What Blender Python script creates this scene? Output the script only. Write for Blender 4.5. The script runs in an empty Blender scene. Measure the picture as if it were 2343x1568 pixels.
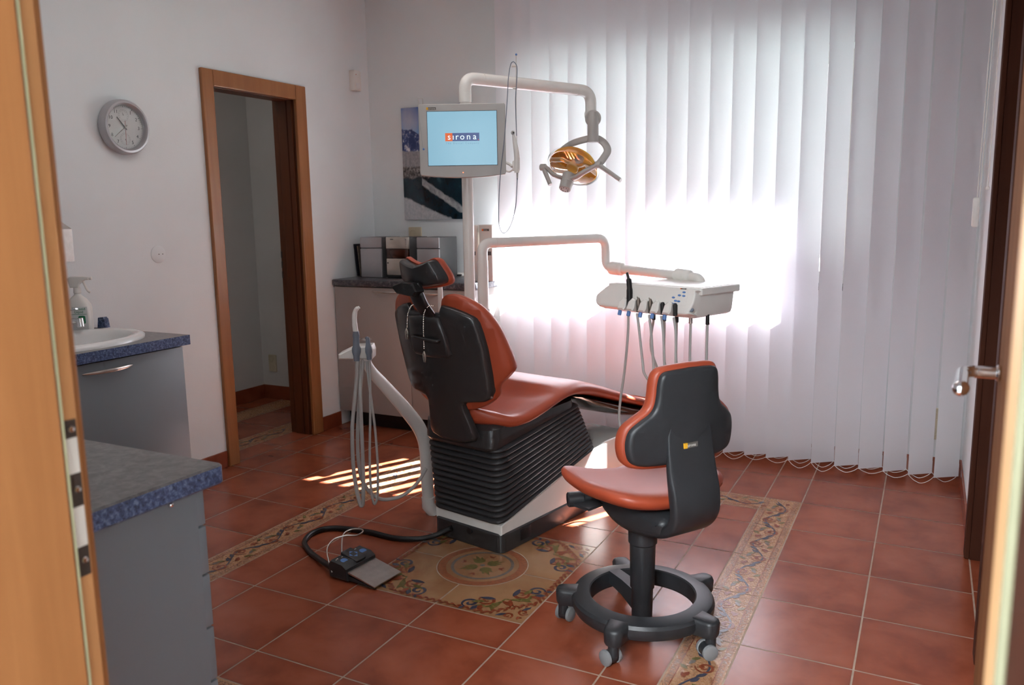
import bpy, bmesh, math, random
from math import sin, cos, pi, radians, tan, sqrt, atan2
from mathutils import Vector, Matrix
V = Vector
rng = random.Random(7)
scene = bpy.context.scene
col = scene.collection

# ------------------------------------------------------------------ camera
CAM = V((3.3006, 0.0, 1.329)); FPX = 1851.965; IW, IH = 2343, 1568
YAW, PIT, ROL = radians(27.252), radians(9.139), radians(-0.903)
_f = V((-sin(YAW)*cos(PIT), cos(YAW)*cos(PIT), -sin(PIT)))
_r0 = V((cos(YAW), sin(YAW), 0)); _u0 = _r0.cross(_f)
_r = _r0*cos(ROL) + _u0*sin(ROL); _u = _u0*cos(ROL) - _r0*sin(ROL)
cam = bpy.data.cameras.new('camera'); camo = bpy.data.objects.new('camera', cam); col.objects.link(camo)
Mc = Matrix((_r, _u, -_f)).transposed().to_4x4(); Mc.translation = CAM
camo.matrix_world = Mc
cam.sensor_fit = 'HORIZONTAL'; cam.sensor_width = 36.0; cam.lens = FPX*36.0/IW
cam.clip_start = 0.02
cam.dof.use_dof = True; cam.dof.focus_distance = 2.9; cam.dof.aperture_fstop = 6.0
scene.camera = camo

def ray(x, y): return _r*((x-IW/2)/FPX) - _u*((y-IH/2)/FPX) + _f
def at_z(x, y, z): d = ray(x, y); return CAM + d*((z-CAM.z)/d.z)
def at_y(x, y, Y): d = ray(x, y); return CAM + d*((Y-CAM.y)/d.y)
def at_x(x, y, X): d = ray(x, y); return CAM + d*((X-CAM.x)/d.x)

# ------------------------------------------------------------------ materials
def srgb(r, g, b):
    f = lambda c: (c/255/12.92) if c/255 <= .04045 else ((c/255+.055)/1.055)**2.4
    return (f(r), f(g), f(b), 1)
class NT:
    def __init__(s, name):
        s.m = bpy.data.materials.new(name); s.m.use_nodes = True
        s.t = s.m.node_tree; s.t.nodes.clear()
        s.out = s.n('ShaderNodeOutputMaterial')
    def n(s, typ, **kw):
        nd = s.t.nodes.new(typ)
        for k, v in kw.items():
            if hasattr(nd, k): setattr(nd, k, v)
        return nd
    def l(s, a, b): s.t.links.new(a, b)
    def sock(s, v, inp):
        if isinstance(v, bpy.types.NodeSocket): s.l(v, inp)
        else: inp.default_value = v
    def bsdf(s, color=(.8, .8, .8, 1), rough=.5, metal=0, coat=0, spec=.5, normal=None, trans=0, emit=None, es=0, coat_rough=.1, ior=1.45, alpha=None):
        b = s.n('ShaderNodeBsdfPrincipled')
        for nm, v in (('Base Color', color), ('Roughness', rough), ('Metallic', metal), ('Coat Weight', coat),
                      ('Specular IOR Level', spec), ('Transmission Weight', trans), ('Coat Roughness', coat_rough), ('IOR', ior)):
            s.sock(v, b.inputs[nm])
        if normal is not None: s.l(normal, b.inputs['Normal'])
        if emit is not None: s.sock(emit, b.inputs['Emission Color']); s.sock(es, b.inputs['Emission Strength'])
        if alpha is not None: s.sock(alpha, b.inputs['Alpha'])
        s.l(b.outputs[0], s.out.inputs[0]); return b
    def coord(s, kind='Object', scale=(1, 1, 1)):
        tc = s.n('ShaderNodeTexCoord'); mp = s.n('ShaderNodeMapping'); mp.inputs['Scale'].default_value = scale
        s.l(tc.outputs[kind], mp.inputs[0]); return mp.outputs[0]
    def noise(s, co, scale=5, detail=3, rough=.5, dist=0):
        nd = s.n('ShaderNodeTexNoise'); s.l(co, nd.inputs['Vector'])
        nd.inputs['Scale'].default_value = scale; nd.inputs['Detail'].default_value = detail
        nd.inputs['Roughness'].default_value = rough; nd.inputs['Distortion'].default_value = dist
        return nd.outputs['Fac']
    def ramp(s, fac, stops, interp='LINEAR'):
        nd = s.n('ShaderNodeValToRGB'); cr = nd.color_ramp; cr.interpolation = interp
        while len(cr.elements) > 1: cr.elements.remove(cr.elements[-1])
        for i, (p, c) in enumerate(stops):
            e = cr.elements[0] if i == 0 else cr.elements.new(p)
            e.position = p; e.color = c
        s.sock(fac, nd.inputs[0]); return nd.outputs[0]
    def mix(s, fac, a, b, mode='MIX'):
        nd = s.n('ShaderNodeMix', data_type='RGBA', blend_type=mode)
        s.sock(fac, nd.inputs[0]); s.sock(a, nd.inputs[6]); s.sock(b, nd.inputs[7]); return nd.outputs[2]
    def math(s, op, a, b=0.0, c=0.0, clamp=False):
        nd = s.n('ShaderNodeMath', operation=op, use_clamp=clamp)
        s.sock(a, nd.inputs[0]); s.sock(b, nd.inputs[1])
        if op in ('MULTIPLY_ADD',): s.sock(c, nd.inputs[2])
        return nd.outputs[0]
    def bump(s, h, strength=.1, dist=.01):
        nd = s.n('ShaderNodeBump'); nd.inputs['Strength'].default_value = strength; nd.inputs['Distance'].default_value = dist
        s.l(h, nd.inputs['Height']); return nd.outputs[0]

def simple(name, color, rough=.5, metal=0, var=.06, vscale=12, bump=0, bscale=60, **kw):
    t = NT(name); co = t.coord()
    f = t.noise(co, vscale, 3)
    c2 = tuple(max(0, c*(1-var)) for c in color[:3])+(1,); c3 = tuple(min(1, c*(1+var)) for c in color[:3])+(1,)
    c = t.ramp(f, [(.3, c2), (.7, c3)])
    nrm = t.bump(t.noise(co, bscale, 2), bump, .004) if bump else None
    t.bsdf(c, rough, metal, normal=nrm, **kw); return t.m

M = {}
M['wall'] = simple('wall_paint', (.74, .785, .80, 1), .85, var=.025, vscale=2.5, bump=.12, bscale=220)
M['ceiling'] = simple('ceiling_paint', (.82, .81, .80, 1), .9, var=.02)
M['corridor'] = simple('corridor_paint', (.62, .61, .60, 1), .85, var=.03, vscale=2.5)
M['shell'] = simple('anthracite_plastic', (.032, .032, .033, 1), .30, bump=.02, bscale=400, coat=.25, coat_rough=.18)
M['dark'] = simple('dark_matt_plastic', (.040, .041, .044, 1), .48, bump=.03, bscale=500)
M['stooldark'] = simple('stool_plastic', (.024, .026, .029, 1), .42, bump=.03, bscale=500)
M['black'] = simple('black_plastic', (.012, .012, .013, 1), .38)
M['bellows'] = simple('bellows_rubber', (.030, .030, .032, 1), .45)
M['orange'] = simple('orange_upholstery', (.36, .060, .024, 1), .42, var=.05, vscale=8, bump=.05, bscale=350, coat=.08, coat_rough=.3)
M['cream'] = simple('cream_lacquer', (.80, .79, .75, 1), .25, var=.02, coat=.3)
M['white'] = simple('white_plastic', (.76, .74, .70, 1), .32, var=.02, coat=.15)
M['greyplastic'] = simple('warm_grey_plastic', (.44, .43, .41, 1), .40, var=.03)
M['cabinet'] = simple('cabinet_grey_laminate', (.195, .225, .25, 1), .38, var=.03, vscale=3, bump=.03, bscale=300)
M['cabinet2'] = simple('cabinet_taupe_laminate', (.34, .315, .30, 1), .4, var=.03, vscale=3, bump=.03, bscale=300)
M['steel'] = simple('brushed_steel', (.62, .58, .54, 1), .32, 1, var=.08, vscale=40)
M['chrome'] = simple('chrome', (.82, .82, .83, 1), .08, 1, var=.02)
M['darkchrome'] = simple('dark_chrome', (.20, .18, .16, 1), .18, 1, var=.05)
M['ceramic'] = simple('sink_ceramic', (.80, .80, .79, 1), .10, var=.01, coat=.6)
M['blue'] = simple('blue_plastic', (.10, .22, .50, 1), .4)
M['bluegrey'] = simple('blue_grey_rubber', (.17, .20, .25, 1), .5)
M['hose'] = simple('grey_hose', (.42, .415, .40, 1), .4)
M['silver'] = simple('silver_paint', (.46, .455, .475, 1), .35, .35, var=.03)
M['champagne'] = simple('champagne_metal', (.62, .59, .54, 1), .3, .55, var=.03)
M['speakerside'] = simple('speaker_side_grey', (.13, .13, .135, 1), .45)
M['display'] = simple('brown_display', (.050, .012, .006, 1), .2, coat=.5)
M['socket'] = simple('ivory_socket', (.55, .49, .36, 1), .4)
M['grommet'] = simple('grey_wheel_rubber', (.20, .205, .21, 1), .5)
M['seal'] = simple('grey_green_seal', (.46, .43, .25, 1), .6)
M['strike'] = simple('strike_plate_dark', (.10, .085, .075, 1), .35, .7)
M['strikecream'] = simple('strike_box_cream', (.62, .55, .48, 1), .5)
M['plasticclear'] = None
M['blackwood'] = None
M['grout'] = simple('tile_grout', (.42, .31, .23, 1), .8, var=.12, vscale=30)
M['paper'] = simple('label_paper', (.75, .76, .75, 1), .6, var=.01)
M['green'] = simple('label_green', (.02, .22, .10, 1), .5)
M['ink'] = simple('dark_ink', (.03, .035, .04, 1), .5)
M['redink'] = simple('red_plastic', (.45, .03, .02, 1), .4)
M['logoorange'] = simple('logo_orange', (.70, .14, .01, 1), .5, var=.01)
M['logoyellow'] = simple('logo_yellow', (.80, .42, .02, 1), .5, var=.01)
M['logogrey'] = simple('logo_grey', (.12, .11, .10, 1), .5, var=.01)
M['logowhite'] = simple('logo_white', (.62, .60, .56, 1), .5, var=.01)
M['spine'] = simple('book_spine_black', (.02, .02, .03, 1), .5)
M['hallfloor'] = simple('hall_grey_stone', (.42, .43, .45, 1), .6, var=.1, vscale=6)
M['outground'] = simple('outside_ground', (.045, .055, .05, 1), .9, var=.2, vscale=1)
M['sillstone'] = simple('grey_sill_stone', (.085, .08, .078, 1), .5, var=.2, vscale=40)
M['facade'] = simple('outside_plaster', (.6, .58, .54, 1), .9)
M['chain'] = simple('ball_chain_metal', (.70, .64, .55, 1), .22, 1)

def wood(name, c1, c2, rough=.32, coat=.3, axis='Z', spec=.5):
    t = NT(name); sc = {'Z': (26, 26, 1.6), 'X': (1.6, 26, 26), 'Y': (26, 1.6, 26)}[axis]
    co = t.coord('Object', sc); f = t.noise(co, 1.0, 5, .6, .6)
    co2 = t.coord('Object', (3, 3, .8)); g = t.noise(co2, 1.5, 2)
    c = t.ramp(f, [(.30, c1), (.70, c2)])
    dk = tuple(x*.72 for x in c1[:3])+(1,)
    c = t.mix(t.math('MULTIPLY', g, .35), c, dk)
    t.bsdf(c, rough, coat=coat, coat_rough=.2, spec=spec); return t.m
M['wood'] = wood('honey_wood', (.27, .104, .035, 1), (.365, .152, .054, 1), coat=.1)
M['woodlit'] = wood('lit_honey_wood', (.66, .36, .16, 1), (.78, .46, .22, 1), rough=.5, coat=0)  # honey wood of the right rebate, window glow put into its colour
M['woodhalflit'] = wood('half_lit_honey_wood', (.46, .20, .075, 1), (.58, .27, .11, 1), rough=.45, coat=0)  # left rebate wood, lightened to paint in grazing window light
M['woodlining'] = wood('shaded_lining_wood', (.085, .024, .008, 1), (.13, .038, .012, 1), rough=.45, coat=0)  # darker copy of the frame wood, shade of the lining put into its colour
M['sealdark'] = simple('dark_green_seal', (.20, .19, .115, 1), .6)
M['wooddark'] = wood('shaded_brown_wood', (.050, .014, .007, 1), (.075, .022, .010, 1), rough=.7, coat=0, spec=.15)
M['woodleaf'] = wood('brown_door_wood', (.16, .062, .024, 1), (.22, .09, .036, 1), rough=.8, coat=0, spec=.08)

def laminate(name, c1, c2, c3, rough=.3, sc=70):
    t = NT(name); co = t.coord()
    a = t.noise(co, sc, 4, .65, .4); b = t.noise(co, sc*.25, 3)
    c = t.ramp(a, [(.34, c1), (.5, c2), (.66, c3)])
    c = t.mix(t.math('MULTIPLY', b, .5), c, c1)
    t.bsdf(c, rough, coat=.2, coat_rough=.25); return t.m
M['worktop'] = laminate('blue_mottled_worktop', (.028, .040, .080, 1), (.080, .125, .26, 1), (.24, .32, .50, 1), sc=110)
M['worktopsheen'] = laminate('sheen_grey_worktop', (.07, .068, .072, 1), (.12, .118, .122, 1), (.19, .185, .185, 1), sc=45)  # top face of the blue laminate, its grey sheen put into the colour
M['worktopback'] = laminate('dark_mottled_worktop', (.03, .032, .042, 1), (.075, .078, .095, 1), (.20, .20, .22, 1), sc=60)

def tile_mat(name, base, dark, light, gloss=.22):
    t = NT(name); co = t.coord('Object')
    at = t.n('ShaderNodeAttribute', attribute_name='tint'); at.attribute_type = 'GEOMETRY'
    sep = t.n('ShaderNodeSeparateColor'); t.l(at.outputs['Color'], sep.inputs[0])
    uvn = t.n('ShaderNodeUVMap'); suv = t.n('ShaderNodeSeparateXYZ'); t.l(uvn.outputs[0], suv.inputs[0])
    add = t.n('ShaderNodeVectorMath', operation='ADD'); t.l(co, add.inputs[0]); t.l(at.outputs['Color'], add.inputs[1])
    n1 = t.noise(add.outputs[0], 5, 4, .55, .3); n2 = t.noise(add.outputs[0], 30, 3, .6)
    c = t.ramp(n1, [(.30, dark), (.5, base), (.72, light)])
    # darker rims of each tile
    ed = None
    for k in (0, 1):
        d = t.math('ABSOLUTE', t.math('SUBTRACT', suv.outputs[k], .5))
        ed = d if ed is None else t.math('MAXIMUM', ed, d)
    rim = t.math('MULTIPLY', t.math('SUBTRACT', t.math('ADD', ed, t.math('MULTIPLY', n1, .12)), .44), 6.0, clamp=True)
    c = t.mix(t.math('MULTIPLY', rim, .45), c, dark)
    c = t.mix(t.math('MULTIPLY', sep.outputs[0], .25), c, light)
    c = t.mix(t.math('MULTIPLY', n2, .07), c, dark)
    r = t.math('MULTIPLY_ADD', n1, .06, gloss)
    t.bsdf(c, r, normal=t.bump(n1, .05, .006), spec=.5); return t.m
M['terra'] = tile_mat('terracotta_tile', (.28, .068, .031, 1), (.18, .036, .0155, 1), (.35, .097, .047, 1))
M['medbase'] = tile_mat('medallion_tile', (.34, .18, .085, 1), (.26, .115, .050, 1), (.40, .225, .115, 1), .2)

def border_mat():
    t = NT('border_tile'); uv = t.n('ShaderNodeUVMap'); sx = t.n('ShaderNodeSeparateXYZ'); t.l(uv.outputs[0], sx.inputs[0])
    co = t.coord('Object')
    n1 = t.noise(co, 55, 4, .7, 1.0); n2 = t.noise(co, 120, 3, .7, .5)
    c = t.ramp(n1, [(.30, (.16, .060, .030, 1)), (.42, (.36, .17, .085, 1)), (.52, (.44, .25, .13, 1)), (.62, (.40, .19, .09, 1)), (.72, (.20, .14, .09, 1))])
    # dark mottled rails along both long sides
    d = t.math('ABSOLUTE', t.math('SUBTRACT', sx.outputs[1], .5))
    rail = t.math('MULTIPLY', t.math('GREATER_THAN', d, .34), t.math('LESS_THAN', d, .46))
    dots = t.ramp(n2, [(.42, (.10, .085, .075, 1)), (.56, (.40, .16, .08, 1))])
    c = t.mix(t.math('MULTIPLY', rail, .6), c, dots)
    r = t.ramp(n2, [(.4, (.10, .10, .10, 1)), (.62, (.42, .42, .42, 1))])
    t.bsdf(c, r, normal=t.bump(n2, .35, .004)); return t.m
M['border'] = border_mat()
def flatcol(name, c, rough=.3):
    return simple(name, c, rough, var=.25, vscale=90)
M['orn_blue'] = flatcol('ornament_blue', (.055, .055, .080, 1))
M['orn_olive'] = flatcol('ornament_olive', (.14, .11, .03, 1))
M['orn_red'] = flatcol('ornament_rust', (.21, .045, .016, 1))
M['orn_ring'] = flatcol('ornament_ring_rust', (.29, .10, .045, 1))
M['orn_grey'] = flatcol('ornament_grey_blue', (.17, .135, .11, 1))

def blind_mat():
    t = NT('blind_fabric'); co = t.coord('Object', (1, 1, 1))
    n = t.noise(co, 500, 2)
    c = t.ramp(n, [(.3, (.90, .89, .90, 1)), (.7, (.95, .94, .95, 1))])
    d = t.n('ShaderNodeBsdfDiffuse'); tr = t.n('ShaderNodeBsdfTranslucent')
    t.l(c, d.inputs[0]); tr.inputs[0].default_value = (.66, .64, .70, 1)
    mx = t.n('ShaderNodeMixShader'); mx.inputs[0].default_value = .50
    t.l(d.outputs[0], mx.inputs[1]); t.l(tr.outputs[0], mx.inputs[2]); t.l(mx.outputs[0], t.out.inputs[0])
    return t.m
M['blind'] = blind_mat()

def glass_mat(name, tint=(1, 1, 1, 1), gl=.08, rough=.02):
    t = NT(name); fr = t.n('ShaderNodeFresnel'); fr.inputs[0].default_value = 1.35
    a = t.n('ShaderNodeBsdfTransparent'); a.inputs[0].default_value = tint
    b = t.n('ShaderNodeBsdfGlossy'); b.inputs['Roughness'].default_value = rough
    mx = t.n('ShaderNodeMixShader'); t.l(t.math('ADD', t.math('MULTIPLY', fr.outputs[0], .7), gl*.2), mx.inputs[0])
    t.l(a.outputs[0], mx.inputs[1]); t.l(b.outputs[0], mx.inputs[2]); t.l(mx.outputs[0], t.out.inputs[0]); return t.m
M['glass'] = glass_mat('window_glass')
M['clear'] = glass_mat('clear_plastic', (.93, .93, .93, 1), .3)

def gold_mat():
    t = NT('gold_reflector'); co = t.coord('Object'); n = t.noise(co, 30, 2)
    c = t.ramp(n, [(.3, (.92, .52, .06, 1)), (.7, (1.0, .66, .16, 1))])
    g = t.n('ShaderNodeBsdfGlossy'); t.l(c, g.inputs[0]); g.inputs['Roughness'].default_value = .12
    tl = t.n('ShaderNodeBsdfTranslucent'); tl.inputs[0].default_value = (1.0, .64, .13, 1)
    mx = t.n('ShaderNodeMixShader'); mx.inputs[0].default_value = .5
    mx.inputs[0].default_value = .62; t.l(g.outputs[0], mx.inputs[1]); t.l(tl.outputs[0], mx.inputs[2]); t.l(mx.outputs[0], t.out.inputs[0]); return t.m
M['gold'] = gold_mat()

def emit_mat(name, c, s, rough=.2):
    t = NT(name); co = t.coord('Object'); f = t.noise(co, 3, 2)
    c2 = tuple(x*.93 for x in c[:3])+(1,)
    cc = t.ramp(f, [(.3, c2), (.7, c)])
    t.bsdf((.02, .02, .02, 1), rough, emit=cc, es=s); return t.m
M['screen'] = emit_mat('screen_blue', srgb(122, 163, 182), .92)
M['scr_navy'] = emit_mat('screen_navy', srgb(42, 62, 112), .9)
M['scr_orange'] = emit_mat('screen_orange', srgb(196, 82, 22), .9)
M['scr_white'] = emit_mat('screen_white', srgb(215, 232, 235), .95)
M['scr_text'] = emit_mat('screen_slate', srgb(85, 125, 150), .9)
M['led'] = emit_mat('orange_led', srgb(255, 140, 90), 1.2)

def picture_mat():
    t = NT('glacier_photo'); uv = t.n('ShaderNodeUVMap'); sx = t.n('ShaderNodeSeparateXYZ'); t.l(uv.outputs[0], sx.inputs[0])
    u, v = sx.outputs[0], sx.outputs[1]
    big = t.noise(uv.outputs[0], 4, 5, .6); fine = t.noise(uv.outputs[0], 9, 6, .65, .3); hair = t.noise(uv.outputs[0], 28, 6, .7)
    cl = t.math('MULTIPLY', t.math('SUBTRACT', .030, t.math('ADD', t.math('POWER', t.math('SUBTRACT', u, .13), 2.0), t.math('POWER', t.math('SUBTRACT', v, .90), 2.0))), 26.0, clamp=True)
    cl = t.math('MULTIPLY', cl, t.math('MULTIPLY', big, 1.3), clamp=True)
    sky = t.ramp(v, [(.80, srgb(125, 160, 205)), (1.0, srgb(50, 95, 165))])
    sky = t.mix(cl, sky, srgb(215, 205, 200))
    mount = t.ramp(fine, [(.46, srgb(40, 55, 105)), (.54, srgb(75, 90, 140)), (.60, srgb(215, 212, 220))])
    snow = t.ramp(hair, [(.3, srgb(115, 115, 122)), (.7, srgb(165, 163, 165))])
    rock = t.ramp(hair, [(.38, srgb(40, 38, 38)), (.55, srgb(115, 110, 108)), (.7, srgb(185, 180, 178))])
    dark = t.ramp(big, [(.3, srgb(10, 18, 26)), (.6, srgb(18, 48, 62)), (.8, srgb(70, 110, 125))])
    ice = t.ramp(fine, [(.35, srgb(120, 125, 130)), (.6, srgb(185, 188, 190))])
    wv = t.math('ADD', v, t.math('MULTIPLY_ADD', big, .16, -.08))
    wf = t.math('ADD', v, t.math('MULTIPLY_ADD', fine, .06, -.03))
    def step(x, e, w=.012): return t.math('MULTIPLY_ADD', t.math('SUBTRACT', x, e), 1.0/w, .5, clamp=True)
    c = t.mix(step(wf, .615), snow, mount)
    ridge = t.math('ADD', .70, t.math('MULTIPLY', t.math('SUBTRACT', .3, u), .18))
    c = t.mix(step(t.math('SUBTRACT', wv, ridge), .065), c, sky)
    c = t.mix(step(t.math('MULTIPLY', wf, -1.0), -.475), c, rock)
    c = t.mix(step(t.math('MULTIPLY', wf, -1.0), -.375), c, dark)
    # pale ice tongue running down to the right
    dg = t.math('ABSOLUTE', t.math('SUBTRACT', t.math('ADD', v, t.math('MULTIPLY', u, .42)), .465))
    inl = t.math('MULTIPLY', t.math('SUBTRACT', .040, t.math('ADD', dg, t.math('MULTIPLY_ADD', fine, .07, -.035))), 60.0, clamp=True)
    inl = t.math('MULTIPLY', inl, t.math('GREATER_THAN', u, .30))
    c = t.mix(inl, c, ice)
    edge = t.math('SUBTRACT', t.math('MULTIPLY_ADD', u, -.27, .215), wf)
    c = t.mix(t.math('MULTIPLY', edge, 60.0, clamp=True), c, t.ramp(hair, [(.3, srgb(160, 165, 172)), (.7, srgb(205, 205, 208))]))
    t.bsdf(c, .2, coat=.3); return t.m
M['picture'] = picture_mat()

# ------------------------------------------------------------------ mesh builder
class MB:
    def __init__(s): s.v = []; s.f = []; s.m = []; s.uv = {}
    def add(s, vs, fs, mat=0):
        o = len(s.v); s.v += [V(p) for p in vs]
        for f in fs: s.f.append([i+o for i in f]); s.m.append(mat)
        return s
    def bmadd(s, bm, mat=0, M4=None):
        bm.verts.index_update()
        vs = [(M4 @ v.co) if M4 else v.co.copy() for v in bm.verts]
        s.add(vs, [[v.index for v in f.verts] for f in bm.faces], mat); bm.free(); return s
    def box(s, lo, hi, bevel=0, mat=0, M4=None, seg=2):
        lo, hi = V(lo), V(hi); bm = bmesh.new(); bmesh.ops.create_cube(bm, size=1)
        d = hi-lo; c = (hi+lo)/2
        for v in bm.verts: v.co = V((v.co.x*d.x, v.co.y*d.y, v.co.z*d.z)) + c
        if bevel: bmesh.ops.bevel(bm, geom=bm.edges[:], offset=min(bevel, .49*min(abs(d.x), abs(d.y), abs(d.z))), segments=seg, affect='EDGES', profile=.5)
        return s.bmadd(bm, mat, M4)
    def cyl(s, p0, p1, r0, r1=None, n=24, mat=0, bevel=0):
        r1 = r0 if r1 is None else r1; p0, p1 = V(p0), V(p1); L = (p1-p0).length
        if bevel: prof = [(0, 0), (r0-bevel, 0), (r0, bevel), (r1, L-bevel), (r1-bevel, L), (0, L)]
        else: prof = [(0, 0), (r0, 0), (r1, L), (0, L)]
        return s.lathe(prof, p0, p1-p0, n, mat)
    def lathe(s, prof, origin, axis, n=32, mat=0):
        a = V(axis).normalized(); x = a.orthogonal().normalized(); y = a.cross(x); o = V(origin)
        rings = []; vs = []; fs = []
        for r, h in prof:
            if r <= 1e-7: vs.append(o+a*h); rings.append([len(vs)-1])
            else:
                b = len(vs)
                for i in range(n):
                    t = 2*pi*i/n; vs.append(o+a*h+x*(r*cos(t))+y*(r*sin(t)))
                rings.append(list(range(b, b+n)))
        for A, B in zip(rings, rings[1:]):
            for i in range(n):
                j = (i+1) % n
                if len(A) == 1 and len(B) == 1: continue
                if len(A) == 1: fs.append([A[0], B[j], B[i]])
                elif len(B) == 1: fs.append([A[i], A[j], B[0]])
                else: fs.append([A[i], A[j], B[j], B[i]])
        return s.add(vs, fs, mat)
    def tube(s, pts, r, n=12, mat=0, caps=True, ref=None, squash=None):
        pts = [V(p) for p in pts]; N = len(pts)
        R = r if hasattr(r, '__len__') else [r]*N
        T = [(pts[min(i+1, N-1)]-pts[max(i-1, 0)]).normalized() for i in range(N)]
        x = T[0].orthogonal().normalized() if ref is None else (V(ref)-T[0]*V(ref).dot(T[0])).normalized()
        vs = []; fs = []
        for i in range(N):
            if i:
                x = x-T[i]*x.dot(T[i])
                x = x.normalized() if x.length > 1e-6 else T[i].orthogonal().normalized()
            y = T[i].cross(x); q = squash or (1, 1)
            for k in range(n):
                t = 2*pi*k/n; vs.append(pts[i]+x*(R[i]*cos(t)*q[0])+y*(R[i]*sin(t)*q[1]))
        for i in range(N-1):
            for k in range(n):
                j = (k+1) % n; fs.append([i*n+k, i*n+j, (i+1)*n+j, (i+1)*n+k])
        if caps: fs.append(list(range(n))[::-1]); fs.append([(N-1)*n+k for k in range(n)])
        return s.add(vs, fs, mat)
    def loft(s, rings, mat=0, caps=True):
        n = len(rings[0]); vs = [p for r in rings for p in r]; fs = []
        for i in range(len(rings)-1):
            for k in range(n):
                j = (k+1) % n; fs.append([i*n+k, i*n+j, (i+1)*n+j, (i+1)*n+k])
        if caps: fs.append(list(range(n))[::-1]); fs.append([(len(rings)-1)*n+k for k in range(n)])
        return s.add(vs, fs, mat)
    def poly(s, pts, mat=0): return s.add(pts, [list(range(len(pts)))], mat)
    def sphere(s, c, r, n=16, mat=0, sc=(1, 1, 1)):
        bm = bmesh.new(); bmesh.ops.create_uvsphere(bm, u_segments=n, v_segments=max(6, n//2), radius=r)
        for v in bm.verts: v.co = V((v.co.x*sc[0], v.co.y*sc[1], v.co.z*sc[2]))+V(c)
        return s.bmadd(bm, mat)
    def slab(s, outline, layers, fmap, step=.05, mat=0):
        """outline: closed 2D points (counter clockwise); layers: (height, inset) from back to front; fmap(a,b,h) -> point"""
        bm = bmesh.new(); rings = []
        for h, ins in layers:
            o = offset(outline, ins); rings.append([bm.verts.new((p[0], p[1], h)) for p in o])
        n = len(outline)
        for A, B in zip(rings, rings[1:]):
            for i in range(n): bm.faces.new([A[i], A[(i+1) % n], B[(i+1) % n], B[i]])
        caps = [bm.faces.new(rings[0][::-1]), bm.faces.new(rings[-1])]
        if step:
            xs = [p[0] for p in outline]; ys = [p[1] for p in outline]
            for ax, lo, hi in ((0, min(xs), max(xs)), (1, min(ys), max(ys))):
                k = lo+step*.5
                while k < hi:
                    g = set()
                    for f in list(caps):
                        if f.is_valid: g.add(f); g.update(f.edges); g.update(f.verts)
                    pn = V((1, 0, 0)) if ax == 0 else V((0, 1, 0))
                    r = bmesh.ops.bisect_plane(bm, geom=list(g), plane_co=pn*k, plane_no=pn, dist=1e-6)
                    caps = [f for f in r['geom'] if isinstance(f, bmesh.types.BMFace)] + [f for f in caps if f.is_valid]
                    caps = list(set(caps)); k += step
            big = [f for f in bm.faces if len(f.verts) > 4]
            bmesh.ops.triangulate(bm, faces=big)
        for v in bm.verts: v.co = V(fmap(v.co.x, v.co.y, v.co.z))
        return s.bmadd(bm, mat)

def offset(o, d):
    if abs(d) < 1e-9: return [(p[0], p[1]) for p in o]
    n = len(o); out = []
    for i in range(n):
        a, b, c = o[i-1], o[i], o[(i+1) % n]
        e1 = V((b[0]-a[0], b[1]-a[1])); e2 = V((c[0]-b[0], c[1]-b[1]))
        e1 = e1.normalized() if e1.length > 1e-9 else V((1, 0)); e2 = e2.normalized() if e2.length > 1e-9 else e1
        n1 = V((-e1.y, e1.x)); n2 = V((-e2.y, e2.x)); m = n1+n2
        m = m.normalized() if m.length > 1e-6 else n1
        k = d/max(.5, m.dot(n1)); out.append((b[0]+m.x*k, b[1]+m.y*k))
    return out
def cr(pts, n=8, closed=False):
    P = [V(p) for p in pts]; out = []; N = len(P)
    for i in range(N if closed else N-1):
        if closed: a, b, c, d = P[i-1], P[i], P[(i+1) % N], P[(i+2) % N]
        else: a, b, c, d = P[max(i-1, 0)], P[i], P[i+1], P[min(i+2, N-1)]
        for k in range(n):
            t = k/n; t2 = t*t; t3 = t2*t
            out.append((b*2+(c-a)*t+(a*2-b*5+c*4-d)*t2+(b*3-a-c*3+d)*t3)*.5)
    if not closed: out.append(P[-1].copy())
    return out
def fillet(pts, r, n=6):
    P = [V(p) for p in pts]; out = [P[0]]
    for i in range(1, len(P)-1):
        a, b, c = P[i-1], P[i], P[i+1]; d1 = (a-b); d2 = (c-b)
        rr = min(r, d1.length*.49, d2.length*.49); p = b+d1.normalized()*rr; q = b+d2.normalized()*rr
        for k in range(n+1):
            t = k/n; out.append(p*(1-t)**2+b*2*t*(1-t)+q*t*t)
    out.append(P[-1]); return out
def rrect(x0, y0, x1, y1, r, n=5):
    out = []
    for cx, cy, a0 in ((x1-r, y0+r, -pi/2), (x1-r, y1-r, 0), (x0+r, y1-r, pi/2), (x0+r, y0+r, pi)):
        for k in range(n+1): a = a0+pi/2*k/n; out.append((cx+r*cos(a), cy+r*sin(a)))
    return out
def mirror(half):
    """half outline with x>=0 from bottom to top -> closed ccw outline"""
    return list(half)+[(-x, y) for x, y in reversed(half) if abs(x) > 1e-6]
def frame(o, x, y):
    x = V(x).normalized(); y = V(y); y = (y-x*y.dot(x)).normalized(); z = x.cross(y)
    m = Matrix((x, y, z)).transposed().to_4x4(); m.translation = V(o); return m

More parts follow.
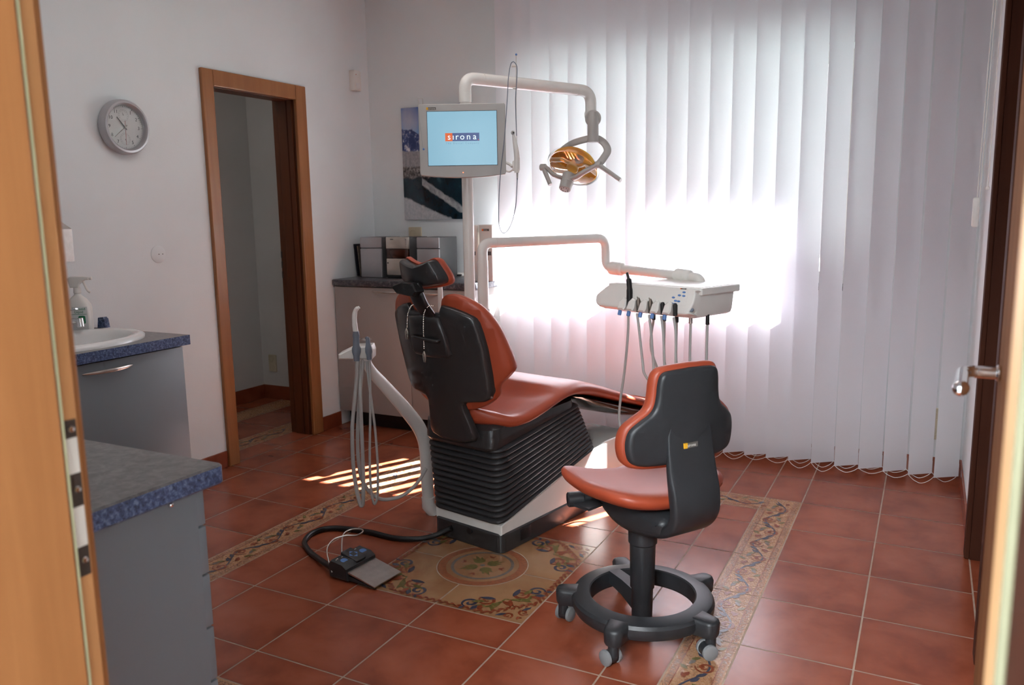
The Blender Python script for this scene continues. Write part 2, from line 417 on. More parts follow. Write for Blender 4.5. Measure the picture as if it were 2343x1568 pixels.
ROOTM = {}
def linkmesh(name, mb, mats, parent=None, smooth=35, world=True, uvs=None):
    if not isinstance(mats, (list, tuple)): mats = [mats]
    me = bpy.data.meshes.new(name)
    p = parent
    while p is not None and p.name not in ROOTM: p = p.parent
    inv = ROOTM[p.name].inverted() if (p is not None and world) else None
    vs = [(inv @ v) if inv else v for v in mb.v]
    me.from_pydata([tuple(v) for v in vs], [], mb.f)
    for m in mats: me.materials.append(m)
    me.polygons.foreach_set('material_index', mb.m)
    if smooth:
        me.polygons.foreach_set('use_smooth', [True]*len(me.polygons)); 
        try: me.set_sharp_from_angle(angle=radians(smooth))
        except Exception: pass
    me.update(); me.validate()
    bm = bmesh.new(); bm.from_mesh(me); bmesh.ops.recalc_face_normals(bm, faces=bm.faces[:]); bm.to_mesh(me); bm.free()
    if uvs:
        ul = me.uv_layers.new(name='UVMap')
        for poly in me.polygons:
            for li, vi in zip(poly.loop_indices, poly.vertices): ul.data[li].uv = uvs(mb.v[vi])
    o = bpy.data.objects.new(name, me); col.objects.link(o)
    if parent is not None: o.parent = parent
    return o
def tag(o, label, cat, group=None):
    o['label'] = label; o['category'] = cat
    if group: o['group'] = group
    return o
def thing(name, label, cat, loc=(0, 0, 0), rz=0, group=None):
    o = bpy.data.objects.new(name, None); col.objects.link(o); o.location = loc; o.rotation_euler = (0, 0, rz)
    o.empty_display_size = .05
    ROOTM[o.name] = Matrix.Translation(V(loc)) @ Matrix.Rotation(rz, 4, 'Z')
    return tag(o, label, cat, group)
def struct(name, mb, mats, parent=None, smooth=0, uvs=None):
    o = linkmesh(name, mb, mats, parent, smooth, uvs=uvs)
    if parent is None: o['kind'] = 'structure'
    return o
def text(name, s, size, m4, mat, parent, align='CENTER', depth=.0003, spacing=1.0, sx=1.0):
    cu = bpy.data.curves.new(name, 'FONT'); cu.body = s; cu.size = size; cu.align_x = align; cu.align_y = 'CENTER'
    cu.extrude = depth; cu.space_character = spacing; cu.resolution_u = 3
    ob = bpy.data.objects.new('tmp_text', cu); col.objects.link(ob)
    bpy.context.view_layer.update()
    dg = bpy.context.evaluated_depsgraph_get(); me = bpy.data.meshes.new_from_object(ob.evaluated_get(dg))
    bpy.data.objects.remove(ob); bpy.data.curves.remove(cu)
    mb = MB(); mb.add([m4 @ V((v.co.x*sx, v.co.y, v.co.z)) for v in me.vertices], [list(p.vertices) for p in me.polygons])
    bpy.data.meshes.remove(me)
    return linkmesh(name, mb, mat, parent, 0)
# ================================================================== SETTING
BW = 4.43; RW = 3.505; FW = .50; CEIL = 2.72; CORF = 4.385; CORL = -1.03
WX0, WX1, WZ0, WZ1 = 1.07, 2.925, .93, 2.12

# ---- floor: grout slab plus one quad per tile
XS = [0, .169, .508, .849, 1.012, 1.185, 1.521, 1.854, 2.188, 2.523, 2.688, 2.852, 3.176, 3.505]
YO = [.36, .695, 1.03, 1.376, 1.541, 1.70, 2.03, 2.375, 2.72, 3.055, 3.393, 3.735, 4.085, 4.43]
YI = [1.376, 1.541, 1.70, 2.03, 2.375, 2.72, 3.055, 3.393, 3.570, 3.735]
fl = MB(); ftint = []; fuv = []; g = .0028
def floor_quad(x0, y0, x1, y1, mat, along=None, z=0.0):
    if x1-x0 < .02 or y1-y0 < .02: return
    fl.add([(x0+g, y0+g, z), (x1-g, y0+g, z), (x1-g, y1-g, z), (x0+g, y1-g, z)], [[0, 1, 2, 3]], mat)
    r = rng.random(); ftint.append((r, rng.random()*9, rng.random()*9))
    if along == 'y': fuv.append([(0, 0), (0, 1), (1, 1), (1, 0)])
    elif along == 'x': fuv.append([(0, 0), (1, 0), (1, 1), (0, 1)])
    else: fuv.append([(0, 0), (1, 0), (1, 1), (0, 1)])
def quad_plain(x0, y0, x1, y1, z, mat):
    fl.add([(x0, y0, z), (x1, y0, z), (x1, y1, z), (x0, y1, z)], [[0, 1, 2, 3]], mat); ftint.append((.5, 0, 0)); fuv.append([(0, 0), (1, 0), (1, 1), (0, 1)])
quad_plain(-1.2, -2.6, 5.2, 4.6, -.0012, 0)
SX0, SX1, SY0, SY1 = .849, 2.852, 1.376, 3.735
def xint(lo, hi): return [(a, b) for a, b in zip(XS, XS[1:]) if a >= lo-1e-6 and b <= hi+1e-6]
def yint(L, lo, hi): return [(a, b) for a, b in zip(L, L[1:]) if a >= lo-1e-6 and b <= hi+1e-6]
for a, b in xint(0, SX0)+xint(SX1, RW):
    for c, d in yint(YO, 0, 1.376): floor_quad(a, c, b, d, 1)
    for c, d in zip([1.376, 1.70, 2.03, 2.375, 2.72, 3.055, 3.393, 3.735, 4.085], [1.70, 2.03, 2.375, 2.72, 3.055, 3.393, 3.735, 4.085, 4.43]): floor_quad(a, c, b, d, 1)
for a, b in xint(SX0, SX1):
    for c, d in yint(YO, 0, 1.376)+yint(YO, 3.735, 4.43): floor_quad(a, c, b, d, 1)
for c, d in yint(YI, SY0, SY1):                      # border strips, left and right
    floor_quad(.849, c, 1.012, d, 2, 'y'); floor_quad(2.688, c, 2.852, d, 2, 'y')
for a, b in xint(1.012, 2.688):
    floor_quad(a, 1.376, b, 1.541, 2, 'x'); floor_quad(a, 3.570, b, 3.735, 2, 'x')
    for c, d in yint(YI, 1.541, 3.570):
        if a >= 1.5 and b <= 2.2:
            if c >= 2.02 and d <= 3.06: continue
        floor_quad(a, c, b, d, 1)
MX0, MX1, MY0, MY1 = 1.521, 2.188, 2.198, 2.872; MXC, MYC = 1.854, 2.534
for a, b in ((MX0, MXC), (MXC, MX1)):
    floor_quad(a, 2.03, b, MY0, 1); floor_quad(a, MY1, b, 3.055, 1)
    floor_quad(a, MY0, b, MYC, 3); floor_quad(a, MYC, b, MY1, 3)
# rooms beyond the two doorways and the hall
for i in range(7):
    y0 = 2.2+i*.312; floor_quad(-.166, y0, 0, y0+.312, 1)
    floor_quad(-.33, y0, -.166, y0+.312, 2, 'y')
    floor_quad(-.67, y0, -.33, y0+.312, 1); floor_quad(-.86, y0, -.67, y0+.312, 2, 'y'); floor_quad(-1.03, y0, -.86, y0+.312, 1)
for i in range(6):
    for j in range(9): floor_quad(RW+i*.335, .36+j*.34, RW+(i+1)*.335, .70+j*.34, 1)
for i in range(6):
    for j in range(4): floor_quad(1.2+i*.66, -2.5+j*.72, 1.86+i*.66, -1.78+j*.72, 4)
flo = struct('floor', fl, [M['grout'], M['terra'], M['border'], M['medbase'], M['hallfloor']])
me = flo.data
me.color_attributes.new('tint', 'FLOAT_COLOR', 'CORNER'); me.uv_layers.new(name='UVMap'); ul = me.uv_layers['UVMap']; ca = me.color_attributes['tint']
for p in me.polygons:
    vs0 = p.vertices[0]
    for li, vi in zip(p.loop_indices, p.vertices):
        k = vi % 4; ul.data[li].uv = fuv[p.index][k]; ca.data[li].color = ftint[p.index]+(1,)

# ---- ornaments of the medallion and border (glazed drawing lying on the tiles)
RZ = [0]
def ribbon(mb, pts, w, mat, z=.0006, taper=True):
    RZ[0] = (RZ[0]+1) % 100; z = .00056+RZ[0]*2e-6
    P = [V((p[0], p[1], z)) for p in pts]; N = len(P); L = []; 
    for i in range(N):
        t = (P[min(i+1, N-1)]-P[max(i-1, 0)]).normalized(); nrm = V((-t.y, t.x, 0))
        k = w*(.35+.65*sin(pi*min(1, (i+.6)/N)) if taper else 1)
        L.append((P[i]+nrm*k, P[i]-nrm*k))
    for a, b in zip(L, L[1:]): mb.add([a[0], a[1], b[1], b[0]], [[0, 1, 2, 3]], mat)
def ringflat(mb, c, r0, r1, mat, z, n=64):
    vs = []; 
    for i in range(n):
        a = 2*pi*i/n; vs += [(c[0]+r0*cos(a), c[1]+r0*sin(a), z), (c[0]+r1*cos(a), c[1]+r1*sin(a), z)]
    mb.add(vs, [[2*i, 2*i+1, (2*i+3) % (2*n), (2*i+2) % (2*n)] for i in range(n)], mat)
def spiral(cx, cy, r, a0, turns, grow, n=26):
    return [(cx+r*(1-grow*i/n)*cos(a0+turns*2*pi*i/n), cy+r*(1-grow*i/n)*sin(a0+turns*2*pi*i/n)) for i in range(n+1)]
LZ = [0]
def leafy(mb, p, ang, L, w, mat, z=.0008):
    LZ[0] = (LZ[0]+1) % 400; z = .0008+LZ[0]*2e-6
    d = V((cos(ang), sin(ang), 0)); nrm = V((-d.y, d.x, 0)); p = V((p[0], p[1], z)); pts = []
    for k in range(9):
        t = k/8; pts.append(p+d*(L*t)+nrm*(w*sin(pi*t)*(1-.35*t)+.18*L*t*t*.6))
    for k in range(7, 0, -1):
        t = k/8; pts.append(p+d*(L*t)-nrm*(w*.8*sin(pi*t)*(1-.2*t))+nrm*(.18*L*t*t*.6))
    mb.poly(pts, mat)
orn = MB()   # 0 blue 1 olive 2 rust 3 ring rust 4 grey 5 base 6 pale grout
RO = .172
ringflat(orn, (MXC, MYC), RO, RO+.004, 6, .0007)
orn.poly([(MXC+RO*cos(2*pi*i/64), MYC+RO*sin(2*pi*i/64), .0005) for i in range(64)], 5)
ringflat(orn, (MXC, MYC), .140, RO-.002, 3, .0007); ringflat(orn, (MXC, MYC), .109, .121, 4, .0008)
for k in range(4):
    a = pi/4+k*pi/2
    for da, L in ((0, .075), (.42, .06), (-.42, .06), (.85, .04), (-.85, .04)):
        leafy(orn, (MXC+.018*cos(a), MYC+.018*sin(a)), a+da*.8-.1, L, .010, 1)
    b = k*pi/2
    leafy(orn, (MXC+.07*cos(b), MYC+.07*sin(b)), b-.5, .026, .006, 2); leafy(orn, (MXC+.07*cos(b), MYC+.07*sin(b)), b+.5, .026, .006, 2)
ringflat(orn, (MXC, MYC), 0.0001, .010, 4, .0009, 20)
for k in range(4):                                    # one tile of the medallion, turned four times
    a = k*pi/2; ca_, sa_ = cos(a), sin(a)
    T = lambda p: (MXC+ca_*p[0]-sa_*p[1], MYC+sa_*p[0]+ca_*p[1])
    def rb(pts, w, m): ribbon(orn, [T(p) for p in pts], w, m)
    def lf(p, ang, L, w, m): leafy(orn, T(p), ang+a, L, w, m)
    # octagonal rail with a chamfered corner
    rail = [(.0, .318), (.19, .318), (.318, .19), (.318, 0)]
    for i in range(3):
        p, q = V(rail[i]+(0,)), V(rail[i+1]+(0,))
        for j in range(14):
            t = (j+.5)/14; c = p.lerp(q, t); ang = atan2(q.y-p.y, q.x-p.x)
            lf((c.x-.008*cos(ang), c.y-.008*sin(ang)), ang+(-.5 if j % 2 else .4), .024, .0075, 2)
    # acanthus scrolls
    mid = V((.205, .205, 0))
    for s in (1, -1):
        d = V((cos(pi/4+s*pi/2), sin(pi/4+s*pi/2), 0)); o = V((cos(pi/4), sin(pi/4), 0))
        c1 = mid+d*.060-o*.012; c2 = mid+d*.122-o*.016
        rb(spiral(c1.x, c1.y, .034, pi/4+s*pi*.9, -s*1.5, .82), .0062, 2)
        rb(spiral(c2.x, c2.y, .031, pi/4+s*pi*.3, s*1.3, .80), .0064, 0)
        st = [mid, mid+d*.03+o*.022, mid+d*.075+o*.030, mid+d*.095+o*.010, c2+o*.028]
        rb([(p.x, p.y) for p in cr(st, 6)], .0056, 1)
        for t, an, L, m in ((.02, .6, .052, 1), (.045, 1.0, .050, 1), (.03, -.7, .055, 0), (.07, -.4, .045, 1), (.09, .9, .038, 2), (.105, .5, .034, 0), (.015, 2.0, .05, 2)):
            p = mid+d*t+o*(.012 if an > 0 else -.008); lf((p.x, p.y), pi/4+s*(pi/2-an), L*1.12, .013, m)
        e = mid+d*.150+o*.0; lf((e.x, e.y), pi/4+s*1.9, .035, .010, 2); lf((e.x, e.y), pi/4+s*1.2, .025, .008, 0)
        # little corner sprig
        cc = V((.285, .285, 0))+d*.028
        rb(spiral(cc.x, cc.y, .020, pi/4+s*.6, -s*1.3, .8), .0046, 2)
        lf((cc.x-o.x*.014, cc.y-o.y*.014), pi/4+s*1.7, .040, .009, 0); lf((.30, .30), pi/4+s*.5, .020, .006, 2)
orn_o = linkmesh('medallion_drawing', orn, [M['orn_blue'], M['orn_olive'], M['orn_red'], M['orn_ring'], M['orn_grey'], M['medbase'], M['grout']], flo, 0)
bd = MB()
def border_run(p0, p1, w):
    p0, p1 = V(p0+(0,)), V(p1+(0,)); L = (p1-p0).length; d = (p1-p0).normalized(); nn = V((-d.y, d.x, 0))
    k = 0; s = .0; per = .140
    W_ = []; n_ = int(L/.008)
    for i in range(n_+1):
        q = p0+d*(L*i/n_)+nn*(.030*sin(2*pi*(L*i/n_)/(2*per))); W_.append((q.x, q.y))
    ribbon(bd, W_, .0034, 0, taper=False)
    for s2 in (.33, -.33):
        a, b = p0+nn*w*s2, p1+nn*w*s2; ribbon(bd, [a.lerp(b, t/20)[:2] for t in range(21)], .0012, 2, taper=False)
    while s+per <= L+.01:
        c = p0+d*(s+per/2); sg = 1 if k % 2 else -1
        an = atan2(d.y, d.x)
        sg = -sg; ribbon(bd, spiral(c.x+nn.x*sg*.018, c.y+nn.y*sg*.018, .030, an-sg*pi/2, -sg*1.5, .82), .0046, 2); leafy(bd, (c.x+nn.x*sg*.018, c.y+nn.y*sg*.018), an+1.2, .022, .008, 2)
        for t, o2, da, L2, m in ((-.4, .1, .9, .040, 0), (-.2, -.7, -.8, .036, 1), (.0, -.75, .4, .040, 4), (.2, -.8, 1.0, .034, 1), (.36, .1, -.7, .038, 0), (.46, .6, .4, .030, 2), (-.46, -.7, .5, .026, 2)):
            p = c+d*per*t+nn*sg*o2*.04; leafy(bd, p[:2], an+sg*da, L2, .010, m)
        s += per; k += 1
border_run((.9305, 1.60), (.9305, 3.57), .163); border_run((2.77, 1.43), (2.77, 3.70), .163); border_run((1.012, 3.6525), (2.688, 3.6525), .165)
border_run((1.06, 1.4585), (2.67, 1.4585), .165); border_run((-.248, 2.9), (-.248, 3.8), .163)
linkmesh('border_drawing', bd, [M['orn_blue'], M['orn_olive'], M['orn_red'], M['orn_ring'], M['orn_grey']], flo, 0)

# ---- walls
def wall_with_hole(name, axis, at, thick, a0, a1, z1, holes, mat):
    """axis 'x': wall plane x=at..at+thick spanning y a0..a1"""
    mb = MB(); A = sorted(set([a0, a1]+[h[0] for h in holes]+[h[1] for h in holes]))
    for p, q in zip(A, A[1:]):
        hs = [h for h in holes if h[0] <= p+1e-6 and h[1] >= q-1e-6]
        segs = [(0, z1)] if not hs else [(0, hs[0][2]), (hs[0][3], z1)]
        for zl, zh in segs:
            if zh-zl < 1e-6: continue
            if axis == 'x': mb.box((min(at, at+thick), p, zl), (max(at, at+thick), q, zh), mat=0)
            else: mb.box((p, min(at, at+thick), zl), (q, max(at, at+thick), zh), mat=0)
    return struct(name, mb, mat)
wall_with_hole('wall_left', 'x', 0, -.16, FW-.16, BW+.35, CEIL, [(3.078, 3.752, 0, 2.02)], M['wall'])
wall_with_hole('wall_back', 'y', BW, .33, 0, RW, CEIL, [(WX0, WX1, WZ0, WZ1)], M['wall'])
wall_with_hole('wall_right', 'x', RW, .16, FW-.16, BW+.35, CEIL, [(2.62, 3.395, 0, 2.06)], M['wall'])
wall_with_hole('wall_front', 'y', FW, -.16, 0, RW, CEIL, [(2.49, 3.385, 0, 2.06)], M['wall'])
mb = MB(); mb.box((-1.2, -2.6, CEIL), (5.2, BW+.35, CEIL+.1)); struct('ceiling', mb, M['ceiling'])
# rooms behind the doorways
mb = MB(); mb.box((CORL-.1, 2.0, 0), (CORL, CORF, CEIL)); struct('wall_corridor_left', mb, M['corridor'])
mb = MB(); mb.box((CORL-.1, CORF, 0), (-.16, CORF+.1, CEIL)); struct('wall_corridor_back', mb, M['corridor'])
mb = MB(); mb.box((CORL-.1, 1.9, 0), (-.16, 2.0, CEIL)); struct('wall_corridor_front', mb, M['corridor'])
mb = MB(); mb.box((5.1, .2, 0), (5.2, 4.1, CEIL)); struct('wall_side_room_right', mb, M['corridor'])
mb = MB(); mb.box((RW+.16, 4.0, 0), (5.2, 4.1, CEIL)); struct('wall_side_room_back', mb, M['corridor'])
mb = MB(); mb.box((RW+.16, .2, 0), (5.2, .3, CEIL)); struct('wall_side_room_front', mb, M['corridor'])
mb = MB(); mb.box((1.1, -2.5, 0), (1.2, FW-.16, CEIL)); struct('wall_hall_left', mb, M['wall'])
mb = MB(); mb.box((5.1, -2.5, 0), (5.2, .2, CEIL)); struct('wall_hall_right', mb, M['wall'])
mb = MB(); mb.box((1.1, -2.6, 0), (5.2, -2.5, CEIL)); struct('wall_hall_back', mb, M['wall'])
mb = MB(); mb.box((RW, FW-.16, 0), (5.2, .2, CEIL)); struct('wall_hall_side', mb, M['wall'])
# baseboards of terracotta tile
def base(name, lo, hi):
    mb = MB(); d = V(hi)-V(lo); ax = 0 if d.x > d.y else 1; n = max(1, round(d[ax]/.335))
    for i in range(n):
        a = V(lo); b = V(hi); a[ax] = lo[ax]+d[ax]*i/n+.0012; b[ax] = lo[ax]+d[ax]*(i+1)/n-.0012; mb.box(a, b, .0015)
    o = struct(name, mb, M['terra'])
    return o
base('baseboard_left', (0, 2.33, 0), (.009, 3.034, .088)); base('baseboard_left.001', (0, 3.798, 0), (.009, 3.99, .088))
base('baseboard_back', (1.06, BW-.009, 0), (RW, BW, .088)); base('baseboard_right', (RW-.009, 3.43, 0), (RW, BW, .088))
base('baseboard_corridor_left', (CORL, 2.2, 0), (CORL+.009, CORF, .1)); base('baseboard_corridor_back', (CORL, CORF-.009, 0), (-.17, CORF, .1))

# ---- window
mb = MB()
fy0, fy1 = BW+.17, BW+.24
def winframe(x0, x1, w=.065):
    mb.box((x0, fy0, WZ0), (x1, fy1, WZ0+w), .006); mb.box((x0, fy0, WZ1-w), (x1, fy1, WZ1), .006)
    mb.box((x0, fy0, WZ0+w), (x0+w, fy1, WZ1-w), .006); mb.box((x1-w, fy0, WZ0+w), (x1, fy1, WZ1-w), .006)
xm = (WX0+WX1)/2; winframe(WX0, xm); winframe(xm, WX1)
wf = struct('window_1', mb, M['white'])
for a, b in ((WX0, xm), (xm, WX1)):
    m2 = MB(); m2.box((a+.06, BW+.20, WZ0+.06), (b-.06, BW+.206, WZ1-.06)); struct('window_pane', m2, M['glass'], wf)
mb = MB(); mb.box((WX0-.02, BW-.03, WZ0-.02), (WX1+.02, BW+.17, WZ0), .006); struct('trim_1', mb, M['sillstone'])
# outside: roof overhang, ground
mb = MB(); mb.box((-3, BW+.33, 2.325), (6.5, 5.2, 2.5)); o = struct('roof_overhang', mb, M['facade'])
mb = MB(); mb.box((-14, BW+.33, -.45), (18, 30, -.4)); o = struct('ground_outside', mb, M['outground'])

# ---- doorway in the left wall (casing, lining, leaf folded back inside)
d1 = bpy.data.objects.new('door_1', None); col.objects.link(d1); d1['kind'] = 'structure'; ROOTM['door_1'] = Matrix()
Y0, Y1, YI0, YI1, ZT, ZI = 3.034, 3.798, 3.108, 3.712, 2.068, 1.985
mb = MB()
for lo, hi in (((0, Y0, 0), (.022, YI0, ZT)), ((0, YI1, 0), (.022, Y1, ZT))):
    mb.box(lo, hi, .005)
mb.box((0, YI0, ZI), (.022, YI1, ZT), .005)
struct('door_casing', mb, M['wood'], d1)
mb = MB()
mb.box((-.17, 3.078, 0), (0, 3.098, 2.02)); mb.box((-.17, 3.722, 0), (0, 3.752, 2.02)); mb.box((-.17, 3.098, 1.995), (0, 3.722, 2.02))
mb.box((-.125, 3.712, 0), (-.02, 3.722, 1.995), .003); mb.box((-.125, 3.098, 1.985), (-.02, 3.712, 1.995), .003)
struct('door_lining', mb, M['woodlining'], d1)
mb = MB(); mb.box((-.06, 3.711, 0), (-.052, 3.7125, 1.99)); struct('door_seal', mb, M['wooddark'], d1)
for z in (1.10, 1.04, .98):
    mb = MB(); mb.box((-.158, 3.705, z-.02), (-.150, 3.712, z+.02), .002); struct('strike_plate', mb, M['strike'], d1)
# ---- dark doorway in the right wall
d2 = bpy.data.objects.new('door_2', None); col.objects.link(d2); d2['kind'] = 'structure'; ROOTM['door_2'] = Matrix()
mb = MB(); mb.box((RW-.018, 3.365, 0), (RW, 3.437, 2.14), .004); mb.box((RW-.018, 2.55, 0), (RW, 2.625, 2.14), .004); mb.box((RW-.018, 2.625, 2.045), (RW, 3.365, 2.14), .004)
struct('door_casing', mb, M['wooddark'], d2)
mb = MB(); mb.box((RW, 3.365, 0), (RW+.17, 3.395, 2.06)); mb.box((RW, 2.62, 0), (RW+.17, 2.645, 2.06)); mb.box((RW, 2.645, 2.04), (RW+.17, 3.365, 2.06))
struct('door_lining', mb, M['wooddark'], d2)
# ---- entrance door around the camera: frame, open leaf with lever handle
d3 = bpy.data.objects.new('door_3', None); col.objects.link(d3); d3['kind'] = 'structure'; ROOTM['door_3'] = Matrix()
JX = 2.522
mb = MB(); mb.box((2.49, .3, 0), (JX+.016, .494, 2.06), .003); struct('door_lining', mb, M['wood'], d3)
mb = MB(); mb.box((2.49, .499, 0), (JX, .521, 2.06), .001); struct('door_rebate', mb, M['woodhalflit'], d3)
mb = MB(); mb.box((JX-.002, .4955, 0), (JX+.013, .4985, 2.06), .001); struct('door_seal', mb, M['seal'], d3)
mb = MB(); mb.box((3.3444, .463, 0), (3.40, .521, 2.06), .002); struct('door_rebate', mb, M['woodlit'], d3)
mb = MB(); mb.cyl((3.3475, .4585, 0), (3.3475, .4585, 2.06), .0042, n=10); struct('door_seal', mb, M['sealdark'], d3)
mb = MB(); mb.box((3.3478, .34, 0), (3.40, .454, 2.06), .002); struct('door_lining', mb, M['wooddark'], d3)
mb = MB(); mb.box((2.43, .522, 0), (2.505, .54, 2.13), .004); struct('door_casing', mb, M['wood'], d3)
mb = MB(); mb.box((2.49, .34, 2.06), (3.40, .50, 2.075)); struct('door_lining', mb, M['wood'], d3)
# strike plate on the left jamb
mb = MB(); mb.box((JX, .5015, .955), (JX+.0015, .5185, 1.125), .0005); sp = struct('strike_plate', mb, M['strike'], d3)
for z0, z1 in ((1.068, 1.106), (.988, 1.032)):
    mb = MB(); mb.box((JX+.0014, .5035, z0), (JX+.0022, .5175, z1), .0004); struct('strike_opening', mb, M['strikecream'], sp)
for z in (1.115, 1.050, .972):
    mb = MB(); mb.lathe([(0, .0016), (.0028, .0012), (.0036, 0)], (JX+.0015, .513, z), (1, 0, 0), 16); struct('screw', mb, M['chrome'], sp)
# leaf, swung back towards the right wall
h0, h1 = V((3.376, .53, 0)), V((3.4005, 1.345, 0)); ld = (h1-h0).normalized(); ln = V((-ld.y, ld.x, 0))
LM = Matrix((ld, ln, V((0, 0, 1)))).transposed().to_4x4(); LM.translation = h0
mb = MB(); mb.box((0, -.04, .008), (.815, 0, 2.03), .003, M4=LM); leaf = struct('door_leaf', mb, M['woodleaf'], d3)
hz = 1.100; hp = LM @ V((.745, 0, hz))
mb = MB()
mb.cyl(LM @ V((.745, 0, hz)), LM @ V((.745, .006, hz)), .012, n=24, bevel=.002)
pth = fillet([LM @ V((.745, .006, hz)), LM @ V((.745, .046, hz)), LM @ V((.640, .048, hz-.004))], .018, 8)
mb.tube(pth, .0088, 16); mb.sphere(LM @ V((.640, .048, hz-.004)), .0104, 16)
struct('door_handle', mb, M['chrome'], d3)
# ================================================================== BLINDS
SP, SWD, STH = .111, .127, radians(36)
bl = thing('vertical_blind', 'white vertical blind of broad fabric slats hanging before the sunlit window', 'blind', (2.2, 4.25, 0))
mb = MB(); mb.box((.98, 4.22, 2.62), (3.49, 4.28, 2.66), .004); linkmesh('head_rail', mb, M['white'], bl)
NS = 22; sx0 = 1.052
slat_me = None
for i in range(NS):
    x0 = sx0+i*SP; y0 = 4.214+.002*sin(i*2.1); th = STH+radians(1.5)*sin(i*1.7+.5)
    dx, dy = cos(th), sin(th)
    mb = MB(); vs = []; nz = 12
    for k in range(nz+1):
        z = .046+(2.62-.046)*k/nz; vs.append((x0, y0, z)); vs.append((x0+dx*SWD*.5, y0+dy*SWD*.5-.0015, z)); vs.append((x0+dx*SWD, y0+dy*SWD, z))
    fs = []
    for k in range(nz):
        fs += [[3*k, 3*k+1, 3*k+4, 3*k+3], [3*k+1, 3*k+2, 3*k+5, 3*k+4]]
    mb.add(vs, fs)
    s = linkmesh('slat', mb, M['blind'], bl, 40)
    mb = MB(); nx = V((dy, -dx, 0))*.0016; a = V((x0, y0, .046)); b = V((x0+dx*SWD, y0+dy*SWD, .046)); up = V((0, 0, .062))
    mb.add([a+nx, b+nx, b+nx+up, a+nx+up], [[0, 1, 2, 3]]); linkmesh('weight_pocket', mb, M['blind'], s, 0)
for side in (0, 1):
    mb = MB()
    for i in range(NS-1):
        p = V((sx0+i*SP, 4.214, .05)) if side == 0 else V((sx0+i*SP+cos(STH)*SWD, 4.214+sin(STH)*SWD, .05))
        q = p+V((SP, 0, 0)); s = .026+.010*sin(i*1.3+side)
        ts = [0, .2, .4, .5, .65, .85, 1]; pts = []
        for t in ts: pts.append((p.x+SP*t, p.y-.012*sin(pi*t), .05-s*4*t*(1-t)*(1.0 if t != .5 else 1.04)))
        mb.tube(cr(pts, 4), .0011, 5)
    linkmesh('bottom_chain', mb, M['white'], bl)
cd = thing('blind_cord', 'white blind cord with long plastic weight hanging at the right wall', 'cord', (3.45, 4.1, 1.2))
w = at_x(2232, 488, 3.455)
mb = MB(); mb.tube(cr([(3.47, w.y+.02, 2.62), (3.463, w.y+.012, 2.0), (3.457, w.y-.004, w.z+.06)], 8), .0022, 6); mb.tube(cr([(3.48, w.y+.05, 2.62), (3.472, w.y+.036, 2.0), (3.466, w.y+.012, w.z+.06)], 8), .0022, 6)
linkmesh('cord_line', mb, M['white'], cd)
mb = MB(); mb.box((3.443, w.y-.012, w.z-.055), (3.468, w.y+.018, w.z+.062), .008); linkmesh('cord_weight', mb, M['white'], cd)
mb = MB(); mb.tube(cr([(3.49, w.y-.05, 2.62), (3.488, w.y-.06, 1.9), (3.487, w.y-.07, w.z+.10)], 8), .0022, 6); mb.sphere((3.487, w.y-.07, w.z+.095), .008, 10); linkmesh('pull_cord', mb, M['white'], cd)

# ================================================================== BACK COUNTER
CT, CFY, CX1 = .935, 3.965, 1.035
t = thing('base_cabinet', 'taupe laminate base cabinet with two doors under the back worktop', 'cabinet', (.5, 4.2, 0))
mb = MB(); mb.box((.004, 3.995, .10), (1.01, 4.42, CT-.041)); mb.box((.03, 4.06, .0), (1.0, 4.42, .10)); linkmesh('carcass', mb, M['cabinet2'], t)
mb = MB(); mb.box((.03, 4.05, .0), (1.0, 4.06, .098)); linkmesh('plinth', mb, M['black'], t)
for x0, x1, h0_, h1_ in ((.012, .563, .30, .50), (.567, 1.008, .585, .78)):
    mb = MB(); mb.box((x0, 3.977, .102), (x1, 3.994, CT-.045), .0015); d = linkmesh('door', mb, M['cabinet2'], t)
    mb = MB(); xm = (h0_+h1_)/2; L = (h1_-h0_)/2; pts = []; rr = []
    for k in range(13):
        s = -1+2*k/12; pts.append((xm+L*s, 3.977-.022*(1-s*s)-.002, .866)); rr.append(.0075*sqrt(max(.02, 1-s*s*.97)))
    mb.tube(pts, rr, 10, ref=(0, 0, 1), squash=(.9, .5)); linkmesh('handle', mb, M['steel'], d)
mb = MB(); mb.box((.002, CFY, CT-.04), (CX1, BW-.002, CT), .008)
tag(linkmesh('worktop', mb, M['worktopback']), 'dark mottled worktop on the taupe cabinet along the back wall', 'worktop')

def speaker_box(px0, px1, name, label):
    y = 4.155; a = at_y(px0, 600, y).x; b = at_y(px1, 600, y).x
    t = thing('speaker', label, 'speaker', ((a+b)/2, y+.1, CT), 0, 'stereo speakers on the back worktop')
    mb = MB(); mb.box((a+.002, y+.012, CT), (b-.002, y+.215, CT+.252), .003); linkmesh('cabinet_body', mb, M['speakerside'], t)
    mb = MB(); mb.box((a, y, CT+.001), (b, y+.016, CT+.183), .006); linkmesh('front_grille', mb, M['silver'], t)
    mb = MB(); mb.box((a, y, CT+.186), (b, y+.016, CT+.253), .006); linkmesh('front_panel', mb, M['silver'], t)
    return t
speaker_box(825, 873, 'speaker', 'silver stereo speaker at the left end of the back worktop')
speaker_box(954, 1005, 'speaker', 'silver stereo speaker behind the dental chair headrest')
y = 4.150; a = at_y(884, 600, y).x; b = at_y(936, 600, y).x
t = thing('mini_stereo', 'champagne mini stereo with brown display between the two speakers', 'stereo', ((a+b)/2, 4.25, CT))
mb = MB(); mb.box((a+.004, y+.012, CT+.012), (b-.004, y+.22, CT+.252), .003); linkmesh('case', mb, M['speakerside'], t)
mb = MB(); mb.box((a+.006, y-.004, CT), (b-.006, y+.2, CT+.018), .004); linkmesh('foot', mb, M['black'], t)
